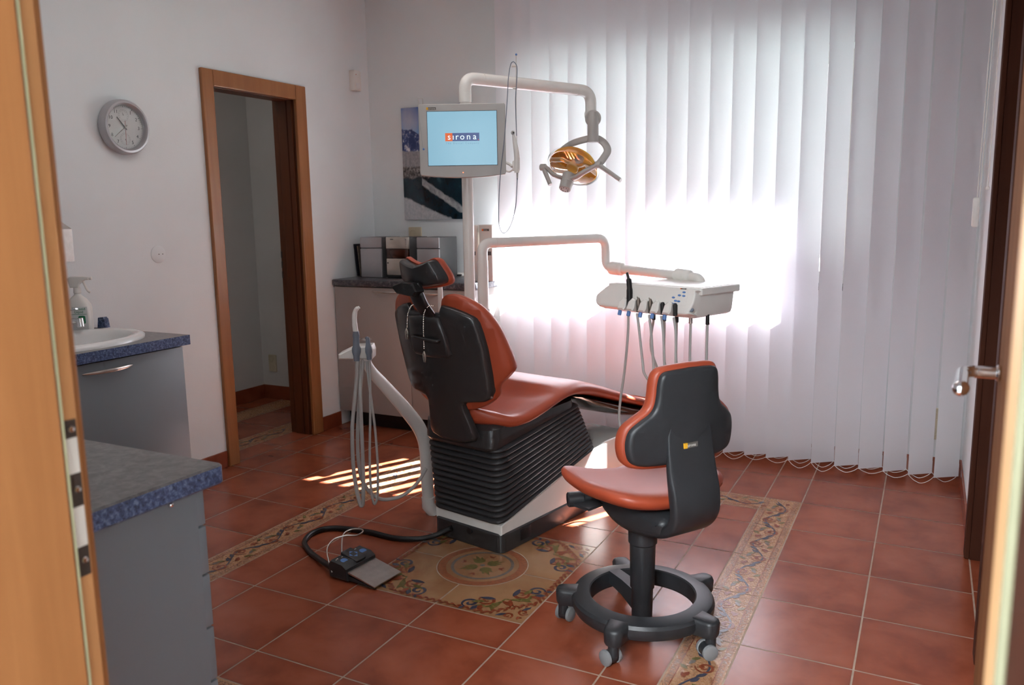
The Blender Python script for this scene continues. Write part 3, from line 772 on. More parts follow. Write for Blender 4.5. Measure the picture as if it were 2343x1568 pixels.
mb = MB(); mb.box((a, y, CT+.018), (b, y+.016, CT+.122), .005); linkmesh('lower_front', mb, M['champagne'], t)
mb = MB(); mb.box((a, y, CT+.182), (b, y+.016, CT+.255), .005); linkmesh('upper_front', mb, M['champagne'], t)
mb = MB(); mb.box((a+.003, y+.001, CT+.1235), (b-.003, y+.014, CT+.1805), .002); linkmesh('display', mb, M['display'], t)
for k in range(4):
    mb = MB(); mb.cyl((b-.02, y, CT+.197+.014*k), (b-.02, y-.004, CT+.197+.014*k), .0035, n=12); linkmesh('button', mb, M['steel'], t)
mb = MB(); mb.box((a+.035, y-.001, CT+.238), (a+.058, y+.001, CT+.243)); linkmesh('logo_strip', mb, M['ink'], t)
mb = MB(); mb.cyl((a+.013, y, CT+.095), (a+.013, y-.004, CT+.095), .004, n=12); linkmesh('button', mb, M['ink'], t)
for k in range(3):
    mb = MB(); bx = at_y(816+3*k, 600, 4.19).x
    Mb = Matrix.Translation(V((bx+.012*k-.006, 4.2+.004*k, CT+.004))) @ Matrix.Rotation(-.09, 4, 'Y')
    mb.box((-.004, 0, 0), (.004, .13+.02*k, .205-.012*k), .001, M4=Mb)
    tag(linkmesh('book', mb, M['spine'] if k != 1 else M['orn_grey']), ['thin black book leaning outermost left of the left speaker', 'dark grey book leaning between two black ones beside the speaker', 'black book leaning closest to the left speaker'][k], 'book', 'books leaning by the left speaker')
p = at_z(1050, 632, CT)
t = thing('router', 'small white and black router on the worktop beside the lamp pole', 'router', p)
mb = MB(); mb.slab(rrect(-.028, -.05, .045, .05, .02), [(0, .004), (.004, 0), (.016, 0), (.022, .006)], lambda a, b, h: (p.x+a, p.y+b, CT+h), 0); linkmesh('case', mb, M['white'], t)
mb = MB(); mb.box((p.x-.012, p.y-.052, CT+.005), (p.x+.044, p.y-.03, CT+.016), .003); linkmesh('front_panel', mb, M['black'], t)
for k, (xa, xb, lab) in enumerate(((1079, 1090, 'white slim computer tower half hidden by the lamp pole'), (1096, 1126, 'white slim computer tower with logo next to the blind'))):
    yy = 4.12+.01*k; a = at_y(xa, 560, yy).x; b = at_y(xb, 560, yy).x
    t = thing('computer_tower', lab, 'computer', ((a+b)/2, yy+.07, CT), 0, 'computer towers on the back worktop')
    mb = MB(); mb.box((a, yy, CT), (b, yy+.20 if k == 0 else yy+.07, CT+.325), .004); linkmesh('case', mb, M['white'], t)
    mb = MB(); mb.box((a+.006, yy-.003, CT+.15), (b-.006, yy+.002, CT+.172), .001); linkmesh('drive_slot', mb, M['speakerside'], t)
    if k:
        c = (a+b)/2; z = CT+.296
        mb = MB(); mb.box((c-.012, yy-.002, z-.006), (c+.025, yy+.001, z+.006)); l = linkmesh('logo_plate', mb, M['logogrey'], t)
        mb = MB(); mb.box((c-.022, yy-.002, z-.006), (c-.012, yy+.001, z+.006)); linkmesh('logo_square', mb, M['logoorange'], l)
        text('lettering', 'sirona', .011, frame((c+.001, yy-.0023, z), (1, 0, 0), (0, 0, 1)), M['logowhite'], l)
# socket over the counter
def socket(name, o, xd, n, w, h, label, two=False):
    Fm = frame(o, xd, (0, 0, 1)); t = thing('power_socket', label, 'socket', o)
    mb = MB(); mb.slab(rrect(-w/2, -h/2, w/2, h/2, .006), [(0, 0), (.007, 0), (.010, .003)], lambda a, b, c: Fm @ V((a, b, c)), 0); linkmesh('plate', mb, M['socket'], t)
    for k in ((-1, 1) if two else (0,)):
        q = V((0, k*h*.24, 0)) if h > w else V((k*w*.24 if two else -w*.12, 0, 0))
        mb = MB(); R0 = .020; mb.lathe([(R0+.002, .0101), (R0+.002, .012), (R0, .012), (R0*.92, .004), (0, .004)], Fm @ q, Fm.to_3x3() @ V((0, 0, 1)), 24); s = linkmesh('socket_well', mb, M['socket'], t)
        mb = MB()
        for e in (-.0095, .0095): mb.cyl(Fm @ (q+V((e, 0, .004))), Fm @ (q+V((e, 0, .0046))), .0026, n=10)
        linkmesh('pin_hole', mb, M['ink'], s)
    return t
o = at_y(951, 533, BW); socket('power_socket', o, (1, 0, 0), 1, .098, .075, 'ivory power socket on the back wall above the stereo')
o = at_y(625, 831, CORF); socket('power_socket', o, (1, 0, 0), 1, .072, .125, 'ivory double power socket low in the dark corridor', True)
o = at_y(2136, 969, BW); socket('power_socket', o, (1, 0, 0), 1, .072, .16, 'ivory double power socket behind the right end of the blind', True)

# ---- glacier picture on the back wall
t = thing('wall_picture', 'tall frameless glacier photograph hanging behind the monitor', 'picture', (.5, BW, 1.3))
PX0, PX1, PZ0, PZ1 = .262, .738, 1.292, 1.992
mb = MB(); mb.box((PX0, BW-.022, PZ0), (PX1, BW-.004, PZ1), .001); linkmesh('panel', mb, M['silver'], t)
mb = MB(); mb.add([(PX0+.001, BW-.0225, PZ0+.001), (PX1-.001, BW-.0225, PZ0+.001), (PX1-.001, BW-.0225, PZ1-.001), (PX0+.001, BW-.0225, PZ1-.001)], [[0, 1, 2, 3]])
linkmesh('print', mb, M['picture'], t, 0, uvs=lambda v: ((v.x-PX0)/(PX1-PX0), (v.z-PZ0)/(PZ1-PZ0)))

# ---- motion sensor, wall cap, clock on the left wall
o = at_x(806, 186, 0); t = thing('wall_motion_detector', 'small white motion detector high in the corner of the left wall', 'detector', o)
mb = MB(); mb.box((0, o.y-.033, o.z-.062), (.045, o.y+.033, o.z+.062), .006); linkmesh('housing', mb, M['white'], t)
mb = MB(); mb.box((.042, o.y-.020, o.z-.05), (.049, o.y+.020, o.z-.015), .003); linkmesh('lens', mb, M['paper'], t)
mb = MB(); mb.cyl((.044, o.y-.018, o.z+.035), (.0465, o.y-.018, o.z+.035), .003, n=10); linkmesh('indicator', mb, M['redink'], t)
o = at_x(362, 582, 0); t = thing('wall_mount_cover', 'round white junction cover on the left wall', 'cover', o)
mb = MB(); mb.lathe([(.042, 0), (.042, .002), (.039, .004), (0, .0055)], (0, o.y, o.z), (1, 0, 0), 40); linkmesh('disc', mb, M['wall'], t)
mb = MB()
for dy in (0, .022): mb.cyl((.0050-.0010*(dy > 0), o.y+dy, o.z), (.0062-.0010*(dy > 0), o.y+dy, o.z), .0026, n=10)
linkmesh('screw', mb, M['logogrey'], t)

cy_, cz_ = at_x(287, 291, .03).y, at_x(287, 291, .03).z
ck = thing('wall_clock', 'round silver wall clock with small dials on the left wall', 'clock', (0, cy_, cz_))
mb = MB(); R = .122; mb.lathe([(R*.93, .0), (R, .006), (R, .020), (R*.985, .034), (R*.93, .044), (R*.86, .045), (R*.825, .041), (R*.80, .030), (R*.78, .022)], (.004, cy_, cz_), (1, 0, 0), 72); linkmesh('rim', mb, M['silver'], ck)
mb = MB(); mb.cyl((.004, cy_, cz_), (.022, cy_, cz_), R*.83, n=64); face = linkmesh('dial', mb, M['paper'], ck)
Fk = frame((.0225, cy_, cz_), (0, 1, 0), (0, 0, 1))
for k in range(1, 13):
    if k in (6, 12): continue
    a = pi/2-k*pi/6; r = R*.62
    text('numeral', str(k), .021, Fk @ Matrix.Translation(V((r*cos(a), r*sin(a), 0))), M['ink'], face)
mb = MB()
for k in range(60):
    a = k*pi/30; r0 = R*(.74 if k % 5 else .715); r1 = R*.775; w_ = .0004 if k % 5 else .0009
    d = V((cos(a), sin(a), 0)); n = V((-d.y, d.x, 0))*w_
    mb.add([Fk @ (d*r0+n+V((0, 0, .0002))), Fk @ (d*r1+n+V((0, 0, .0002))), Fk @ (d*r1-n+V((0, 0, .0002))), Fk @ (d*r0-n+V((0, 0, .0002)))], [[0, 1, 2, 3]])
linkmesh('minute_marks', mb, M['ink'], face, 0)
for sy in (.052, -.052):
    mb = MB(); ringv = []
    c = V((0, sy, .0003)); n = 40
    for r0, r1 in ((.026, .0266), (.020, .0204)):
        vs = []
        for i in range(n):
            a = 2*pi*i/n; vs += [Fk @ (c+V((r0*cos(a), r0*sin(a), 0))), Fk @ (c+V((r1*cos(a), r1*sin(a), 0)))]
        mb.add(vs, [[2*i, 2*i+1, (2*i+3) % (2*n), (2*i+2) % (2*n)] for i in range(n)])
    for i in range(-5, 6):
        a = pi/2+i*.42; d = V((cos(a), sin(a), 0)); q = V((-d.y, d.x, 0))*.0005
        mb.add([Fk @ (c+d*.0205+q), Fk @ (c+d*.025+q), Fk @ (c+d*.025-q), Fk @ (c+d*.0205-q)], [[0, 1, 2, 3]])
    sd = linkmesh('small_dial', mb, M['grommet'], face, 0)
    mb = MB(); a = 1.9 if sy > 0 else -1.1; d = V((cos(a), sin(a), 0)); q = V((-d.y, d.x, 0))*.0008
    mb.add([Fk @ (c+q*2), Fk @ (c+d*.018), Fk @ (c-q*2)], [[0, 1, 2]]); linkmesh('pointer', mb, M['ink'], sd, 0)
def hand(name, ang, L, w0, mat, h, back=.014):
    d = V((cos(ang), sin(ang), 0)); q = V((-d.y, d.x, 0)); mb = MB(); z0, z1 = h, h+.0012; vs = []
    for z in (z0, z1): vs += [Fk @ (d*-back+q*w0+V((0, 0, z))), Fk @ (d*L+q*w0*.6+V((0, 0, z))), Fk @ (d*L-q*w0*.6+V((0, 0, z))), Fk @ (d*-back-q*w0+V((0, 0, z)))]
    mb.add(vs, [[0, 1, 2, 3], [4, 5, 6, 7], [0, 1, 5, 4], [1, 2, 6, 5], [2, 3, 7, 6], [3, 0, 4, 7]]); linkmesh(name, mb, mat, ck, 0)
hand('hour_hand', pi/2-(10.64)*pi/6, .056, .0022, M['ink'], .003); hand('minute_hand', pi/2-38.5*pi/30, .074, .0016, M['orn_grey'], .005); hand('second_hand', pi/2-30.3*pi/30, .080, .0005, M['redink'], .007, .028)
mb = MB(); mb.cyl(Fk @ V((0, 0, 0)), Fk @ V((0, 0, .010)), .0035, n=16); linkmesh('hub', mb, M['champagne'], ck)
mb = MB(); mb.cyl((.036, cy_, cz_), (.0368, cy_, cz_), R*.82, n=64); linkmesh('glass', mb, M['glass'], ck)

# ================================================================== SINK CORNER
ST = .85
t = thing('sink_cabinet', 'grey laminate sink cabinet with one handle beside the left doorway', 'cabinet', (.3, 1.9, 0))
mb = MB(); mb.box((.004, 1.30, .08), (.555, 2.315, .10)); mb.box((.004, 1.30, .10), (.555, 1.318, ST-.041)); mb.box((.004, 2.297, .10), (.555, 2.315, ST-.041)); mb.box((.004, 1.318, .10), (.012, 2.297, ST-.041)); mb.box((.03, 1.32, 0), (.50, 2.30, .08)); linkmesh('carcass', mb, M['cabinet'], t)
mb = MB(); mb.box((.557, 1.825, .085), (.575, 2.315, ST-.048), .0015); d = linkmesh('door', mb, M['cabinet'], t)
mb = MB(); mb.box((.557, 1.31, .085), (.575, 1.820, ST-.048), .0015); linkmesh('door', mb, M['cabinet'], t)
mb = MB(); pts = []; rr = []
ya, yb = at_x(188, 860, .575), at_x(303, 834, .575)
for k in range(15):
    s = -1+2*k/14; c = ya.lerp(yb, .5+.5*s); pts.append((.577+.024*(1-s*s), c.y, .768)); rr.append(.0085*sqrt(max(.02, 1-s*s*.97)))
mb.tube(pts, rr, 10, ref=(0, 0, 1), squash=(.9, .5)); linkmesh('handle', mb, M['steel'], d)
SC = V((.325, 1.972)); SA, SB = .240, .315
def ellipse(ax, by, n=48): return [V((SC.x+ax*cos(2*pi*i/n), SC.y+by*sin(2*pi*i/n), 0)) for i in range(n)]
wt = MB(); n = 48
# worktop with an oval cut-out: ring between oval and rectangle
x0, x1, y0, y1 = .002, .600, 1.30, 2.335
hole = ellipse(SA-.012, SB-.012, n)
rect = []
for p in hole:
    d = p-V((SC.x, SC.y, 0)); k = min((((x1 if d.x > 0 else x0)-SC.x)/d.x) if abs(d.x) > 1e-9 else 1e9, (((y1 if d.y > 0 else y0)-SC.y)/d.y) if abs(d.y) > 1e-9 else 1e9); rect.append(V((SC.x, SC.y, 0))+d*k)
for c in ((x1, y1), (x0, y1), (x0, y0), (x1, y0)):
    j = min(range(n), key=lambda i: (rect[i]-V((c[0], c[1], 0))).length); rect[j] = V((c[0], c[1], 0))
top = [p+V((0, 0, ST)) for p in hole]; to = [p+V((0, 0, ST)) for p in rect]; bo = [p+V((0, 0, ST-.04)) for p in rect]; bi = [p+V((0, 0, ST-.04)) for p in hole]
for A, B, m in ((top, to, 0), (to, bo, 1), (bo, bi, 0), (bi, top, 0)):
    o = len(wt.v); wt.v += A+B
    for i in range(n): wt.f.append([o+i, o+(i+1) % n, o+n+(i+1) % n, o+n+i]); wt.m.append(m)
tag(linkmesh('worktop', wt, [M['worktopsheen'], M['worktop']], None, 20), 'worktop with top painted sheen grey and blue mottled edge around the washbasin', 'worktop')
sk = thing('washbasin', 'white oval washbasin set in the left worktop', 'sink', (SC.x, SC.y, ST))
mb = MB(); rings = []
for k, (e, h) in enumerate(((0, 0), (.0, .010), (.010, .020), (.026, .022), (.046, .016), (.056, -.004), (.066, -.05), (.085, -.10), (.13, -.135), (.20, -.145))):
    rings.append([p+V((0, 0, ST+h)) for p in ellipse(SA-e, SB-e*1.1, 56)])
mb.loft(rings, caps=False); mb.poly(rings[-1][::-1]); linkmesh('basin', mb, M['ceramic'], sk, 60)
mb = MB(); mb.cyl((SC.x, SC.y, ST-.145), (SC.x, SC.y, ST-.141), .022, n=24); linkmesh('drain', mb, M['chrome'], sk)
# faucet
fx, fy = .085, 2.112
t = thing('faucet', 'chrome mixer tap at the back of the washbasin', 'tap', (fx, fy, ST+0.020))
mb = MB(); mb.lathe([(.0, 0), (.026, 0), (.026, .006), (.019, .014), (.018, .025), (.021, .040), (.018, .052), (0, .054)], (fx, fy, ST+0.018), (0, 0, 1), 24); linkmesh('tap_body', mb, M['chrome'], t)
mb = MB(); mb.tube(cr([(fx, fy, ST+0.039), (fx+.04, fy+.008, ST+0.056), (fx+.085, fy+.020, ST+0.064), (fx+.108, fy+.024, ST+0.062)], 6), [.014]*6+[.012]*6+[.0115]*7, 14); mb.cyl((fx+.108, fy+.024, ST+0.076), (fx+.112, fy+.024, ST+0.038), .014, n=20, bevel=.003); linkmesh('spout', mb, M['chrome'], t)
mb = MB(); mb.tube(cr([(fx-.004, fy, ST+0.072), (fx+.015, fy, ST+0.089), (fx+.06, fy+.012, ST+0.106), (fx+.10, fy+.020, ST+0.114)], 6), [.012]*5+[.009]*7+[.006]*7, 10, ref=(0, 0, 1), squash=(.6, 1.3)); linkmesh('lever', mb, M['chrome'], t)
mb = MB(); mb.cyl((fx+.012, fy, ST+0.079), (fx+.019, fy, ST+0.077), .005, n=12); linkmesh('indicator', mb, M['redink'], t)
# spray bottle
B = at_z(186, 750, ST+.004); bx, by = .085, 2.212
t = thing('spray_bottle', 'white spray bottle with green square label behind the washbasin', 'bottle', (bx, by, ST))
bw = V((cos(radians(35)), sin(radians(35)), 0)); bd_ = V((-bw.y, bw.x, 0)); bo_ = V((bx, by, ST))
def bring(hw, hd, z, e=3.2, n=32):
    out = []
    for i in range(n):
        a = 2*pi*i/n; c, s = cos(a), sin(a); out.append(bo_+bw*(hw*abs(c)**(2/e)*(1 if c >= 0 else -1))+bd_*(hd*abs(s)**(2/e)*(1 if s >= 0 else -1))+V((0, 0, z)))
    return out
mb = MB(); mb.loft([bring(.043, .026, 0), bring(.049, .031, .004), bring(.050, .032, .02), bring(.050, .032, .105), bring(.047, .030, .120), bring(.034, .024, .142, 2.6), bring(.017, .015, .158, 2), bring(.0125, .0125, .164, 2), bring(.0125, .0125, .172, 2)]); linkmesh('flask', mb, M['white'], t, 50)
mb = MB(); mb.cyl(bo_+V((0, 0, .168)), bo_+V((0, 0, .192)), .0155, .0145, 20, bevel=.002); linkmesh('collar', mb, M['white'], t)
mb = MB()
prof = [(-.026, .192), (.008, .192), (.012, .206), (.034, .222), (.052, .224), (.052, .236), (.028, .240), (-.020, .240), (-.036, .230), (-.030, .214)]
mb.slab(prof, [(-.010, .003), (-.007, 0), (.007, 0), (.010, .003)], lambda a, b, h: bo_+bw*a+bd_*h+V((0, 0, b)), 0); sh = linkmesh('spray_head', mb, M['white'], t)
mb = MB(); mb.tube(cr([bo_+bw*.026+V((0, 0, .222)), bo_+bw*.033+V((0, 0, .20)), bo_+bw*.042+V((0, 0, .178)), bo_+bw*.052+V((0, 0, .170))], 5), .0048, 8); linkmesh('trigger', mb, M['white'], sh)
mb = MB(); mb.cyl(bo_+bw*.050+V((0, 0, .230)), bo_+bw*.062+V((0, 0, .230)), .007, n=16); linkmesh('nozzle', mb, M['white'], sh)
nf = -bd_; LF = frame(bo_+nf*.0326+bw*.010+V((0, 0, .066)), bw, (0, 0, 1))
mb = MB(); mb.add([LF @ V(p) for p in ((-.034, -.062, 0), (.034, -.062, 0), (.034, .046, 0), (-.034, .046, 0))], [[0, 1, 2, 3]]); lb = linkmesh('label', mb, M['paper'], t, 0)
mb = MB(); mb.slab(rrect(-.004, -.026, .024, .008, .006), [(0, 0), (.0004, 0)], lambda a, b, h: LF @ V((a, b, h+.0002)), 0); linkmesh('green_square', mb, M['green'], lb, 0)
mb = MB(); mb.add([LF @ V(p) for p in ((-.03, .014, .0004), (.03, .014, .0004), (.03, .0155, .0004), (-.03, .0155, .0004))], [[0, 1, 2, 3]]); linkmesh('rule_line', mb, M['green'], lb, 0)
text('lettering', 'Mikrozid', .0150, LF @ Matrix.Translation(V((.0, .037, .0005))), M['green'], lb); text('lettering', 'Liquid', .0145, LF @ Matrix.Translation(V((.0, .024, .0005))), M['green'], lb)
# blue dish next to the bottle
p = at_z(218, 747, ST); p = V((max(.045, p.x), p.y, ST))
t = thing('soap_case', 'small dark blue case standing right of the spray bottle', 'case', p)
mb = MB(); mb.slab([(-.026, 0), (.026, 0), (.020, .040), (.010, .048), (-.018, .046)], [(-.011, .002), (-.009, 0), (.009, 0), (.011, .002)], lambda a, b, h: (p.x+a*.7+.0, p.y+h-.012+a*.35, p.z+b), 0); linkmesh('shell', mb, M['worktop'], t)
# steel towel dispenser
t = thing('towel_dispenser', 'brushed steel towel dispenser on the wall above the washbasin', 'dispenser', (0, 1.95, 1.15))
mb = MB(); yA, yB = 1.86, 2.193
prof = [(.001, 1.175), (.115, 1.155), (.118, 1.289), (.001, 1.345)]
mb.loft([[V((x, yA, z)) for x, z in prof], [V((x, yB, z)) for x, z in prof]]); linkmesh('case', mb, M['steel'], t, 20)
mb = MB(); mb.box((.02, 1.90, 1.138), (.085, 2.15, 1.160), .004); linkmesh('outlet', mb, M['strike'], t)

# ================================================================== FRONT DRAWER CABINET
FX, FY = 2.055, 1.085
t = thing('drawer_cabinet', 'grey drawer cabinet with its end panel nearest the entrance', 'cabinet', (1.8, .8, 0))
mb = MB(); mb.box((1.50, .505, .0), (FX-.0, FY-.024, .808)); linkmesh('carcass', mb, M['cabinet'], t, 0)
zg = [.06, .285, .396, .512, .625, .726, .805]
for a, b in zip(zg, zg[1:]):
    mb = MB(); mb.box((1.515, FY-.0235, a+.002), (FX-.001, FY-.005, b-.002), .0015); linkmesh('drawer', mb, M['cabinet'], t)
mb = MB(); mb.sphere((FX+.002, 1.0, .795), .006, 10); linkmesh('screw_cap', mb, M['chrome'], t)
mb = MB(); mb.slab(rrect(1.49, .505, 2.088, 1.107, .012), [(0, .004), (.004, 0)], lambda a, b, h: (a, b, .810+h), 0, 1)
mb.slab(rrect(1.49, .505, 2.088, 1.107, .012), [(0, 0), (.032, 0)], lambda a, b, h: (a, b, .814+h), 0, 1)
mb.slab(rrect(1.49, .505, 2.088, 1.107, .012), [(0, 0), (.004, .004)], lambda a, b, h: (a, b, .846+h), 0, 0)
tag(linkmesh('worktop', mb, [M['worktopsheen'], M['worktop']]), 'worktop with top painted sheen grey and blue mottled edge on the front drawer cabinet', 'worktop')
# ================================================================== DENTAL CHAIR  (local axes: v across, u towards the feet, z up)
PH = radians(12); P0 = V((1.70, 2.70, 0)); AU = V((sin(PH), cos(PH), 0)); AV = V((cos(PH), -sin(PH), 0))
def L(v, u, z): return P0+AV*v+AU*u+V((0, 0, z))
def on_v(x, y, v):
    d = ray(x, y); t = ((P0+AV*v-CAM).dot(AV))/d.dot(AV); return CAM+d*t
dc = thing('dental_chair', 'reclining dental chair with rust orange upholstery on black bellows', 'dental chair', P0, -PH)
# base
mb = MB(); hw = .186
mb.loft([[L(x, y, z) for x, y in offset(rrect(-hw, -.015, hw, 1.16, .03), o)] for z, o in ((0, .004), (.004, 0), (.074, 0), (.08, .006))]); bp = linkmesh('base_plate', mb, M['shell'], dc)
mb = MB(); c = L(.02, -.017, .062); mb.cyl(c, c-AU*.006, .013, n=20); linkmesh('cable_port', mb, M['black'], bp)
mb = MB(); mb.box((.186, .10, .022), (.1885, .17, .068), .001, M4=ROOTM['dental_chair']); linkmesh('socket_cover', mb, M['black'], bp)
mb = MB(); prof = [(-.008, .075), (1.13, .075), (1.14, .10), (1.12, .19), (1.04, .262), (.96, .285), (.74, .285), (.62, .268), (-.008, .116)]
mb.slab([(u, z) for u, z in prof], [(-.180, .004), (-.176, 0), (.176, 0), (.180, .004)], lambda a, b, h: L(h, a, b), 0); linkmesh('base_body', mb, M['cream'], dc)
# bellows: tilted stack of rounded rings
def bell(t, grow):
    r0, r1 = -.012-grow, None
    ur, zr = (-.015, .118), (.0, 0); pts = []
    uf = .655+(.505-.655)*t; zf = .272+(.512-.272)*t; ub = -.012+(-.03+.012)*t; zb = .118+(.435-.118)*t; hwid = .176+.012*t
    for x, y in rrect(-hwid-grow, ub-grow, hwid+grow, uf+grow, .035+grow, 5):
        s = (y-ub)/(uf-ub); pts.append(L(x, y, zb+(zf-zb)*s))
    return pts
mb = MB(); rings = []; NB = 13
for i in range(NB):
    for k, gr in ((0, 0), (.16, .006), (.34, .0125), (.5, .014), (.66, .0125), (.84, .006)): rings.append(bell((i+k)/NB, gr))
rings.append(bell(1, 0)); mb.loft(rings); linkmesh('bellows', mb, M['bellows'], dc, 60)
# collar between bellows and seat
mb = MB(); rings = []
for s, (o, dz) in enumerate(((0, -.012), (-.008, .0), (-.008, .03), (-.004, .07), (.02, .085))):
    pts = []
    for x, y in offset(rrect(-.185, -.055, .185, .49, .05, 5), o):
        q = (y+.055)/.545; pts.append(L(x, y, .437+dz*(1-.75*max(0, q-.15))+.072*q))
    rings.append(pts)
mb.loft(rings); linkmesh('seat_support', mb, M['shell'], dc)

# seat cushion: stations along u
st = [(-.075, .60, .05), (-.068, .600, .10), (-.045, .592, .145), (-.01, .580, .185), (.04, .570, .228), (.10, .577, .254), (.19, .600, .264), (.28, .620, .262), (.37, .630, .256), (.46, .625, .250),
      (.56, .603, .244), (.68, .564, .238), (.80, .522, .232), (.95, .470, .226), (1.10, .422, .220), (1.25, .380, .212), (1.38, .350, .200), (1.45, .338, .175), (1.475, .332, .12)]
def sect(u, zt, hw_, th, dip):
    n = 36; out = []
    for i in range(n):
        a = 2*pi*i/n; c, s = cos(a), sin(a); e = 5.0
        x = hw_*abs(c)**(2/e)*(1 if c >= 0 else -1); z = (th/2)*abs(s)**(2/2.4)*(1 if s >= 0 else -1)
        zz = zt-th/2+z
        if s > 0: zz -= dip*(1-(x/hw_)**2)
        out.append(L(x, u, zz))
    return out
S3 = cr([(a, b, c) for a, b, c in st], 3); mb = MB()
mb.loft([sect(p.x, p.y, p.z, .070 if p.x < .5 else .070-.02*min(1, (p.x-.5)/.5), (.030 if .02 < p.x < .30 else 0.0)*min(1, max(0, (p.x-.0)/.05))*min(1, max(0, (.32-p.x)/.06))+.006) for p in S3]); linkmesh('seat_cushion', mb, M['orange'], dc, 60)
# dark shell below the leg rest
mb = MB(); rings = []
for u, zt, th, hw_ in ((.44, .555, .008, .18), (.52, .545, .030, .20), (.65, .508, .055, .205), (.80, .462, .062, .205), (.95, .412, .056, .20), (1.10, .368, .045, .195), (1.25, .328, .030, .185), (1.40, .298, .010, .16)):
    n = 24; r = []
    for i in range(n):
        t = 2*pi*i/n; c, s = cos(t), sin(t); r.append(L(hw_*abs(c)**.5*(1 if c >= 0 else -1), u, zt-th*.3+(th*.3 if s > 0 else th*.7)*s))
    rings.append(r)
mb.loft(rings); linkmesh('leg_rest_shell', mb, M['darkchrome'], dc, 60)

# backrest
KC, TL = 1.0, -.2525
def bmap(du, k=KC): return lambda v, z, h: L(v, -.095+TL*(z-.476)+k*v*v+du+h, z)
half = [(0, .448), (.06, .450), (.108, .462), (.122, .482), (.112, .53), (.100, .57), (.092, .610), (.10, .622), (.18, .632), (.205, .645), (.219, .675), (.223, .74), (.224, .84), (.219, .90), (.213, .938), (.206, .954), (.195, .963), (.165, .978), (.125, .992), (.088, 1.000), (.078, .985), (.072, .972), (0, .968)]
out = mirror(half)
mb = MB(); mb.slab(out, [(-.004, .012), (0.0, .004), (.006, 0), (.024, 0)], bmap(0), .04); linkmesh('backrest_shell', mb, M['shell'], dc, 40)
# sunken panel with pocket rail on the rear shell
mb = MB(); mb.slab(mirror([(0, .795), (.085, .80), (.100, .815), (.092, .88), (.076, .955), (0, .962)]), [(-.018, .010), (-.014, .003), (-.008, 0), (.004, 0)], bmap(0), .04); pn = linkmesh('rear_panel', mb, M['shell'], dc, 40)
mb = MB(); bm_ = bmap(-.024); mb.tube(cr([bm_(-.060, .876, .012), bm_(-.055, .876, -.004), bm_(0, .872, -.006), bm_(.058, .868, -.004), bm_(.064, .868, .012)], 6), .006, 10); linkmesh('pocket_rail', mb, M['shell'], pn)
half = [(0, .580), (.10, .588), (.165, .610), (.212, .648), (.224, .690), (.262, .728), (.286, .758), (.288, .79), (.280, .84), (.263, .91), (.238, .965), (.205, 1.005), (.150, 1.036), (.108, 1.040), (.080, 1.024), (.066, .992), (.050, .972), (0, .966)]
sm = [(p.x, p.y) for p in cr([(x, y, 0) for x, y in half], 3)]
out = mirror(sm)
mb = MB(); mb.slab(out, [(.022, .004), (.030, 0), (.048, .0), (.066, .006), (.080, .018), (.088, .034), (.091, .055)], bmap(0), .035); linkmesh('backrest_cushion', mb, M['orange'], dc, 80)
# headrest
mb = MB(); c = [L(.022, -.206, .950), L(.022, -.228, .978), L(.021, -.252, 1.008), L(.014, -.264, 1.042), L(.004, -.272, 1.075)]
mb.tube(cr(c, 6), .037, 16, ref=AV, squash=(1.0, .40)); linkmesh('headrest_stem', mb, M['black'], dc)
mb = MB(); Mh = ROOTM['dental_chair']
mb.slab([(-.052, 1.045), (.035, 1.035), (.052, 1.055), (.035, 1.085), (-.020, 1.088), (-.066, 1.074), (-.072, 1.062)], [(-.305, .004), (-.300, 0), (-.262, 0), (-.255, .006)], lambda v, z, h: L(v, h, z), .03); linkmesh('headrest_joint', mb, M['black'], dc)
hh = [(0, 1.060), (.050, 1.066), (.086, 1.074), (.102, 1.084), (.106, 1.100), (.100, 1.125), (.088, 1.155), (.080, 1.166), (.066, 1.168), (.035, 1.156), (0, 1.147)]
ho = [(p.x, p.y) for p in cr([(x, y, 0) for x, y in hh], 3)]; ho = mirror(ho)
hmap = lambda v, z, h: L(v*1.0+.004, -.235-.30*(z-1.1)+2.8*v*v+h, z+.012*v/.1*0)
mb = MB(); mb.slab(ho, [(-.028, .013), (-.022, .008), (-.010, .004), (.004, .003), (.014, .003)], hmap, .03); linkmesh('headrest_shell', mb, M['shell'], dc, 50)
mb = MB(); mb.slab(offset(ho, -.004), [(.012, .002), (.018, 0), (.034, 0), (.046, .008), (.053, .022)], hmap, .03); linkmesh('headrest_cushion', mb, M['orange'], dc, 80)
# armrest hinge glint on the left
mb = MB(); mb.slab(mirror([(0, .53), (.02, .54), (.026, .60), (.016, .66), (0, .665)]), [(0, .004), (.004, 0), (.014, 0)], lambda a, b, h: L(-.175+h, .02+a-.12*(b-.53), b-.04), 0); linkmesh('hinge_cover', mb, M['darkchrome'], dc)

